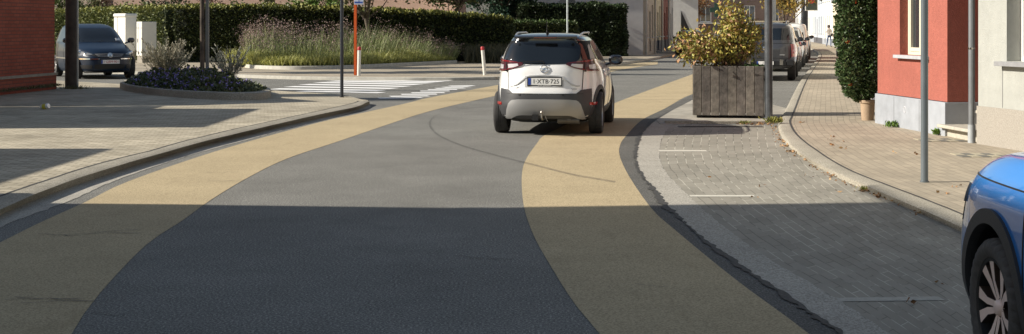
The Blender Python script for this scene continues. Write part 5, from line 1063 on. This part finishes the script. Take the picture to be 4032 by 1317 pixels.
canopy_tree('tall narrow poplar left of the dark blue car out of view, added to shade the far road', (-22.5, 46.5, 0), 17.5, 1.7, G2, 7000, .3, .2, 7.5, clumps=40)  # this and the next poplar are unseen, added for shadow bands on the road
canopy_tree('second taller poplar farther back on the left out of view, added to shade the far road', (-24.5, 51.5, 0), 20, 1.8, G2, 7000, .3, .2, 9.0, clumps=40)
YL = leafmat('autumn_leaf', (.42,.30,.05), (.34,.14,.045))
canopy_tree('autumn yellow street tree behind the parked cars', (13.3, 66.5, 0), 6.3, 2.0, leafmat('autumn_olive', (.28,.22,.05), (.40,.24,.06)), 5200, .16, .09, 2.1, clumps=30)
canopy_tree('russet tree beside the dark brown hall', (17.0, 134, 0), 5.5, 2.4, leafmat('russet', (.24,.10,.035), (.30,.20,.07)), 3500, .24, .12, 1.8, clumps=26)

# pyracantha in its pot against the corner of the salmon house
p = P(3416,474,RZ); t = thing('potted_shrub', 'tall glossy green pyracantha with orange berries in a tan pot', 'shrub', p)
mb = MB(); mb.lathe([(0,0),(.105,0),(.125,.30),(.145,.31),(.145,.36),(.12,.36),(.11,.33),(0,.33)], 28); mb.build('pot', mat('terracotta', (.40,.29,.19), .8, var=.12), t, smooth=True)
mb = MB(); mb.tube([(0,0,.3),(.02,.03,.9),(-.05,.05,1.8),(.0,.1,3.0)], [.035,.03,.025,.015], 8)
for k in range(50):
    z = random.uniform(.5,3.0); a = random.random()*6.28; mb.tube([(0,.05,z),(.28*cos(a)-.05,.22*sin(a)+.1,z+.15)], [.010,.004], 4)
mb.build('stem', mat('bark', (.09,.07,.05), .9), t, smooth=True)
lf = MB()
def prof_r(z): return lin([(.33,.06),(.42,.22),(.6,.32),(.9,.40),(1.4,.42),(2.0,.40),(2.6,.38),(3.1,.24),(3.35,.05)])(z)
for _ in range(18000):
    z = random.uniform(.33, 3.35); a = random.random()*6.28; r = prof_r(z)*(1+.22*noise.noise(Vector((cos(a)*2, sin(a)*2, z*3)))+.10*noise.noise(Vector((cos(a)*6, sin(a)*6, z*9))))*random.random()**.22
    q = Vector((r*cos(a)-.10-.03*z+.03, r*sin(a)*1.0+.10, z)); d = (Vector((cos(a), sin(a), .2))+Vector((random.gauss(0,.7), random.gauss(0,.7), random.gauss(0,.6)))).normalized(); lf.leaf(q, random.uniform(.045,.075), 0, .6, d)
core_ = MB(); core_.lathe([(0,.5)]+[(prof_r(z)*.62, z) for z in span(.5,3.1,14)]+[(0,3.15)], 18, 0, Matrix.Translation((-.12,.12,0))); core_.build('inner_twigs', HCORE, t, smooth=True)
lf.build('leaves', mat('glossy_leaf', (.06,.105,.035), .34, island=.45, col2=(.14,.18,.07), spec=.5), t, smooth='all')
for _ in range(9):
    z = random.uniform(.6,2.6); a = random.uniform(3.2, 6.0); r = prof_r(z)*1.0; c = Vector((r*cos(a)-.10-.03*z+.03, r*sin(a)+.10, z))
    be = MB()
    for k in range(9): be.lathe([(0,-.010),(.010,0),(0,.010)], 6, 0, Matrix.Translation(c+Vector((random.gauss(0,.016), random.gauss(0,.016), random.gauss(0,.016)))))
    be.build('berry_cluster', mat('berry', (.55,.07,.015), .3), t, smooth=True)

# shrub growing in the wooden planter: many thin branches, autumn leaves in open sprays
t = thing('planter_shrub', 'open autumn shrub with yellow and orange leaves growing out of the wooden planter', 'shrub', (PLT.location.x, PLT.location.y, .93))
br = MB(); lf = MB()
sprays = []
def to_local(x, y): q = PZ(x, y, PLT.location.y); return Vector((q.x-PLT.location.x, 0, q.z-.93))
ends = [(2680,175,-.25),(2700,205,.2),(2690,150,.1),(2735,215,-.2),(2722,130,.2),(2760,170,-.3),(2790,195,.1),(2750,110,.2),(2815,150,-.25),(2840,110,.1),(2800,235,-.2),(2835,190,.25),(2850,60,.1),(2870,30,-.2),(2845,8,.15),(2860,-40,0),(2895,45,.2),(2915,70,-.15),(2880,90,-.25),(2945,60,.1),(2930,100,.2),(2905,125,-.1),(2960,120,-.25),(2950,150,.2),(2925,165,.1),(2975,175,-.2),(2895,155,.25),(2990,130,.1),(2860,140,0),(2870,200,-.2),(2780,135,0),(2720,170,0),(2885,5,.1),(2925,35,0),(2965,90,.1),(2905,195,.1),(2940,205,-.1),(2970,205,.1),(2672,195,.1),(2668,225,-.1),(2700,235,.15),(2712,190,-.3),(2740,240,.1),(2685,130,.1),(2705,150,-.1),(2770,225,-.35),(2800,215,-.35),(2660,170,.2),(3000,185,-.1),(3005,105,.1)]
for (x, y, dy) in ends:
    e = to_local(x, y)+Vector((0, dy, 0)); b = Vector((random.uniform(-.1,.3) if x < 2840 else random.uniform(-.05,.25), random.uniform(-.2,.2), 0)); m_ = b.lerp(e, .55)+Vector((0,0,.14)); br.tube([b, b.lerp(m_, .5)+Vector((0,0,.06)), m_, e], [.011,.009,.006,.002], 5); sprays.append((b, m_, e))
for b, m_, e in sprays:
    for _ in range(118):
        f = random.random(); c = (m_.lerp(e, f) if random.random() < .72 else b.lerp(m_, .45+.55*f)); q = c+Vector((random.gauss(0,.075), random.gauss(0,.08), random.gauss(0,.062)))
        lf.leaf(q, random.uniform(.05,.105), (0 if random.random() < .45 else 1 if random.random() < .72 else 2) if q.x > -.25 else (1 if random.random() < .5 else 2 if random.random() < .6 else 0), .5)
br.build('branches', mat('twig', (.12,.085,.06), .8), t, smooth=True); lf.build('leaves', [leafmat('leaf_golden', (.42,.36,.07), (.60,.44,.12)), leafmat('leaf_olive_gold', (.26,.27,.06), (.46,.38,.11)), leafmat('leaf_rust', (.48,.26,.12), (.66,.42,.26))], t, smooth='all')
t2 = MB()
for k in range(110): t2.tube([(-.35+random.random()*.75, random.uniform(-.3,.3), 0), (-.35+random.random()*.75+random.gauss(0,.04), random.uniform(-.3,.3), random.uniform(.15,.42))], [.005,.002], 4)
t2.build('twigs', mat('dead_twig', (.16,.11,.08), .9), t)
t = thing('ground_plant', 'low green leafy plant at the right end of the wooden planter box', 'plant', (PLT.location.x+.42, PLT.location.y-.2, .93)); lf = MB()
for _ in range(500): lf.leaf(Vector((random.gauss(0,.12), random.gauss(0,.1), random.uniform(-.02,.08))), .05)
lf.build('leaves', leafmat('leaf_plant', (.05,.12,.025), (.10,.20,.05)), t)

# grass and perennials in the far bed
BED = [(953,262,LZ),(985,270,LZ),(1100,275,LZ),(1230,275,LZ),(1400,270,LZ),(1600,260,LZ),(1799,250,LZ)]
fl = catmull([P(*b) for b in BED], .4); back = [Vector((p.x-.2, p.y+.0+(62.0-p.y)*1.0, p.z)) for p in fl]
kb = resample(fl, 90); kerb('kerb', flat(kb, 0), flat([p+Vector((.0,.06,0)) for p in kb], LZ+.13), flat([p+Vector((0,.22,0)) for p in kb], LZ+.13), LZ+.13, n=90, m=MATS['pale_kerb'])
eb = MB(); eb.grid([[p+Vector((0,.2,.08)), Vector((p.x*1.12, 62.3, LZ+.08))] for p in kb]); struct(eb.build('soil', MATS['soil']))
GR = leafmat('grass_blade', (.40,.41,.11), (.56,.54,.22)); GR2 = leafmat('stalk', (.20,.24,.09), (.33,.34,.16)); SEED = leafmat('seed_head', (.26,.17,.16), (.40,.30,.24))
gm = MB(); random.seed(11)
def bedpt():
    f = random.random(); p = kb[int(f*(len(kb)-1))]; v = random.random(); return f, v, Vector((p.x*(1+.10*v), p.y+.35+(61.8-p.y-.35)*v, LZ+.08))
for _ in range(30000):
    f, v, q = bedpt(); v = v*.45 if random.random() < .7 else v
    q.y = q.y if v > .45 else kb[int(f*(len(kb)-1))].y+.35+v*4
    hgt = (.50+.22*noise.noise(q*1.1)+v*.45)*random.uniform(.5,1.1)*lin([(0,.75),(.06,1),(.75,1),(1,.45)])(f)
    gm.blade(q, Vector((random.gauss(.04,.22), random.gauss(-.1,.22), 1)).normalized(), hgt, .022, 0, .25)
tag(gm.build('ornamental_grass', GR), 'mounded yellow green grass along the front of the far planting bed', 'grass', kind='stuff')
gm = MB()
for _ in range(4300):
    f, v, q = bedpt(); 
    if f < .04 or v < .12: continue
    lean = lin([(0,-.10),(.3,0),(.5,.25),(1,.45)])(f); hgt = lin([(0,1.4),(.1,2.0),(.5,2.05),(.8,1.8),(1,.9)])(f)*random.uniform(.5,1.0)*(.85+.35*noise.noise(q*.8))
    if noise.noise(q*.9) < -.15 and v < .5: hgt *= .6
    d = Vector((lean+random.gauss(0,.11), random.gauss(-.05,.10), 1)).normalized(); gm.blade(q, d, hgt, .017, 0, .06)
    tip = q+d*hgt
    if random.random() < (.9 if f < .45 else .25):
        for k in range(5): gm.leaf(tip+Vector((random.gauss(0,.08), random.gauss(0,.08), random.gauss(-.08,.09))), random.uniform(.04,.09), 1, .5)
    if random.random() < .5: gm.blade(q+d*hgt*.5, Vector((random.gauss(lean,.35), random.gauss(0,.3), 1)).normalized(), hgt*.4, .012, 0, .1)
tag(gm.build('tall_perennials', [GR2, SEED]), 'tall dry perennials with brownish purple seed heads behind the grass mound', 'perennials', kind='stuff')
gm = MB()
for _ in range(2600):
    q = P(random.uniform(1830,2040), random.uniform(243,250), LZ); gm.blade(q, Vector((random.gauss(.1,.3), random.gauss(0,.3), 1)).normalized(), random.uniform(.3,1.1), .02, 0, .2)
tag(gm.build('dry_grass', leafmat('dry_stalk', (.07,.07,.035), (.13,.12,.07))), 'sparse dark grass at the foot of the hedge left of the white car', 'grass', kind='stuff')

# flower island on the plaza: stone ring, ground cover, dried shrubs
IS = [(470,349),(500,360),(600,375),(720,386),(850,393),(950,396),(1030,394),(1066,385),(1062,372),(1010,360),(930,349),(820,341),(700,334),(600,331),(510,334)]
ring = [P(x, y, LZ) for x, y in IS]; ring = catmull(ring+[ring[0]], .15); cen = sum(ring, Vector())/len(ring)
inn = [cen+(p-cen)*.90 for p in ring]
kerb('kerb', flat(ring, 0), flat([cen+(p-cen)*.99 for p in ring], LZ+.16), flat([cen+(p-cen)*.905 for p in ring], LZ+.16), LZ+.16, n=160)
sb = MB(); sb.poly([Vector((p.x, p.y, 0)) for p in inn[:-1]], LZ+.10); struct(sb.build('soil', MATS['soil']))
GC = leafmat('groundcover_leaf', (.07,.095,.04), (.15,.16,.07)); PU = mat('purple_flower', (.26,.20,.55), .6, island=.3, col2=(.42,.34,.70))
gm = MB(); random.seed(5)
rr0 = [p-cen for p in ring]
for _ in range(15000):
    v = random.choice(rr0); k = random.random()**.55; q = cen+v*k*.93; hh = (.30+.22*noise.noise(q*1.4))*(1-k**3.5)*(1.15-.3*(v.x*k > 1.2))
    z = LZ+.12+hh*random.random()**.35
    if random.random() < .045 and v.x*k < 1.9: 
        for j in range(4): gm.leaf(Vector((q.x, q.y-.02, z+.03))+Vector((random.gauss(0,.02), random.gauss(0,.02), random.gauss(0,.015))), .045, 1, .9)
    else: gm.leaf(Vector((q.x, q.y, z)), random.uniform(.05,.11), 0, .7)
tag(gm.build('ground_cover', [GC, PU]), 'dark green ground cover dotted with violet flowers filling the kerbed island', 'ground cover', kind='stuff')
def dry(label, x0, x1, ytop, ybase, n, m, spread, hh, plume=True):
    b = P((x0+x1)/2, ybase, LZ+.1); t = thing('dry_shrub', label, 'shrub', b, 0, 'dried shrubs on the island'); w = (x1-x0)*b.y/F/2; tw, lf = MB(), MB()
    for _ in range(n):
        bx = random.gauss(0, w*.22); e = Vector((bx+random.uniform(-1,1)*w, random.gauss(0,w*.4), hh*random.uniform(.55,1)*(1-.25*random.random()))); a = Vector((bx, random.gauss(0,.06), 0)); mid = a.lerp(e, .5)+Vector((0,0,.05)); tw.tube([a, mid, e], [.006,.005,.002], 4, cap=False)
        for k in range(plume):
            f = random.uniform(.35,1); c = (a.lerp(mid, f*2) if f < .5 else mid.lerp(e, f*2-1)); d = ((e-a).normalized()+Vector((random.gauss(0,.4), random.gauss(0,.4), random.gauss(0,.25)))).normalized(); lf.leaf(c, random.uniform(.05,.12), 0, .28, d)
    tw.build('stems', mat('dry_stem', (.26,.22,.17), .9), t); lf.build('leaves', m, t)
dry('silvery dried shrub with pale plumes at the left of the flower island', 570, 740, 140, 322, 130, leafmat('silver_plume', (.40,.38,.28), (.60,.55,.42)), 1, 1.27, 26)
dry('sparse grey shrub of fan shaped twigs right of the square post', 830, 970, 160, 330, 40, leafmat('grey_plume', (.30,.31,.25), (.45,.44,.36)), 1, 1.15, 34)

# small weeds, leaf litter
def weed(label, x, y, r, hh, m, n=160, z=RZ):
    p = P(x, y, z); t = thing('weed', label, 'weed', p, 0); mb = MB()
    for _ in range(n): a = random.random()*6.28; d = Vector((cos(a)*.8, sin(a)*.8, random.uniform(.4,1.6))).normalized(); mb.leaf(Vector((random.gauss(0,r*.5), random.gauss(0,r*.35), random.random()*hh*.4)), random.uniform(.4,1)*hh*.6, 0, .32, d)
    mb.build('leaves', m, t)
WG = leafmat('weed_leaf', (.12,.22,.03), (.22,.34,.07))
weed('bright green weed at the foot of the pale blue plinth left of the sign pole', 3513, 502, .11, .14, WG)
weed('small upright green weed between the sign pole and the doorstep', 3690, 533, .05, .14, WG)
weed('yellow green weed tuft at the kerb end below the lamp post', 3050, 487, .13, .16, leafmat('weed_yellow', (.22,.24,.05), (.38,.30,.09)), 220)
weed('thin grass tuft beside the drain grate', 2930, 490, .10, .10, leafmat('weed_yellow', (.22,.24,.05), (.38,.30,.09)), 120, 0)
weed('green weed in the kerb joint of the parking bay', 3408, 752, .06, .07, leafmat('weed_yellow', (.22,.24,.05), (.38,.30,.09)), 120, 0)
LIT = mat('litter_leaf', (.30,.15,.06), .8, island=.5, col2=(.48,.34,.18))
gm = MB(); random.seed(9)
def litter(p, n, sp, s=.035):
    for _ in range(n): gm.leaf(p+Vector((random.gauss(0,sp), random.gauss(0,sp), .008+random.random()*.012)), random.uniform(.5,1.3)*s, 0, .7, Vector((random.gauss(0,1), random.gauss(0,1), random.gauss(0,.18))).normalized())
for p_ in resample([q-Vector((.05,0,0)) for q in RF0], 260): 
    if p_.y > 13 and random.random() < .32: litter(p_, random.randint(1,4), .035)
for c in ((3500,775,60),(3480,765,20),(3420,752,25),(3620,842,16),(3285,694,14),(3130,598,26),(3095,560,20),(3110,575,30)): litter(P(c[0]-6, c[1]+3), c[2], .06, .045)
for k in range(120): litter(P(2900+random.random()*150, 488+random.gauss(0,4)), 1, .02, .05)
for c in ((3260,553),(3275,540),(3310,560),(3330,588),(3525,603),(3270,573),(3600,610),(3158,484),(3703,765),(3770,737)): litter(P(*c, RZ)+Vector((0,0,RZ)) if False else P(*c, RZ), 3, .03, .05)
for c in ((3288,758),(3190,700),(2960,780),(3000,735),(3700,1121),(3593,1201),(2800,700)): litter(P(*c), 2, .03, .05)
tag(gm.build('fallen_leaves', LIT), 'scattered brown fallen leaves along the right kerb and pavement', 'leaves', kind='stuff')
gm = MB()
for k in range(900):
    f = random.random(); p = c0.lerp(c1, .45+.55*f)+Vector((.10+abs(random.gauss(0,.10)), 0, LZ)); gm.blade(p, Vector((random.gauss(0,.4), random.gauss(0,.4), .6)).normalized(), random.uniform(.03,.11), .015, 0, .2)
for k in range(160): p = P(279,351,LZ)+Vector((random.gauss(.1,.18), random.gauss(-.05,.08), 0)); gm.blade(p, Vector((random.gauss(0,.5), random.gauss(0,.3), 1)).normalized(), random.uniform(.04,.16), .014, 0, .2)
tag(gm.build('grass_fringe', leafmat('moss_grass', (.08,.085,.03), (.15,.14,.06))), 'thin mossy grass along the foot of the dark brick wall', 'grass', kind='stuff')
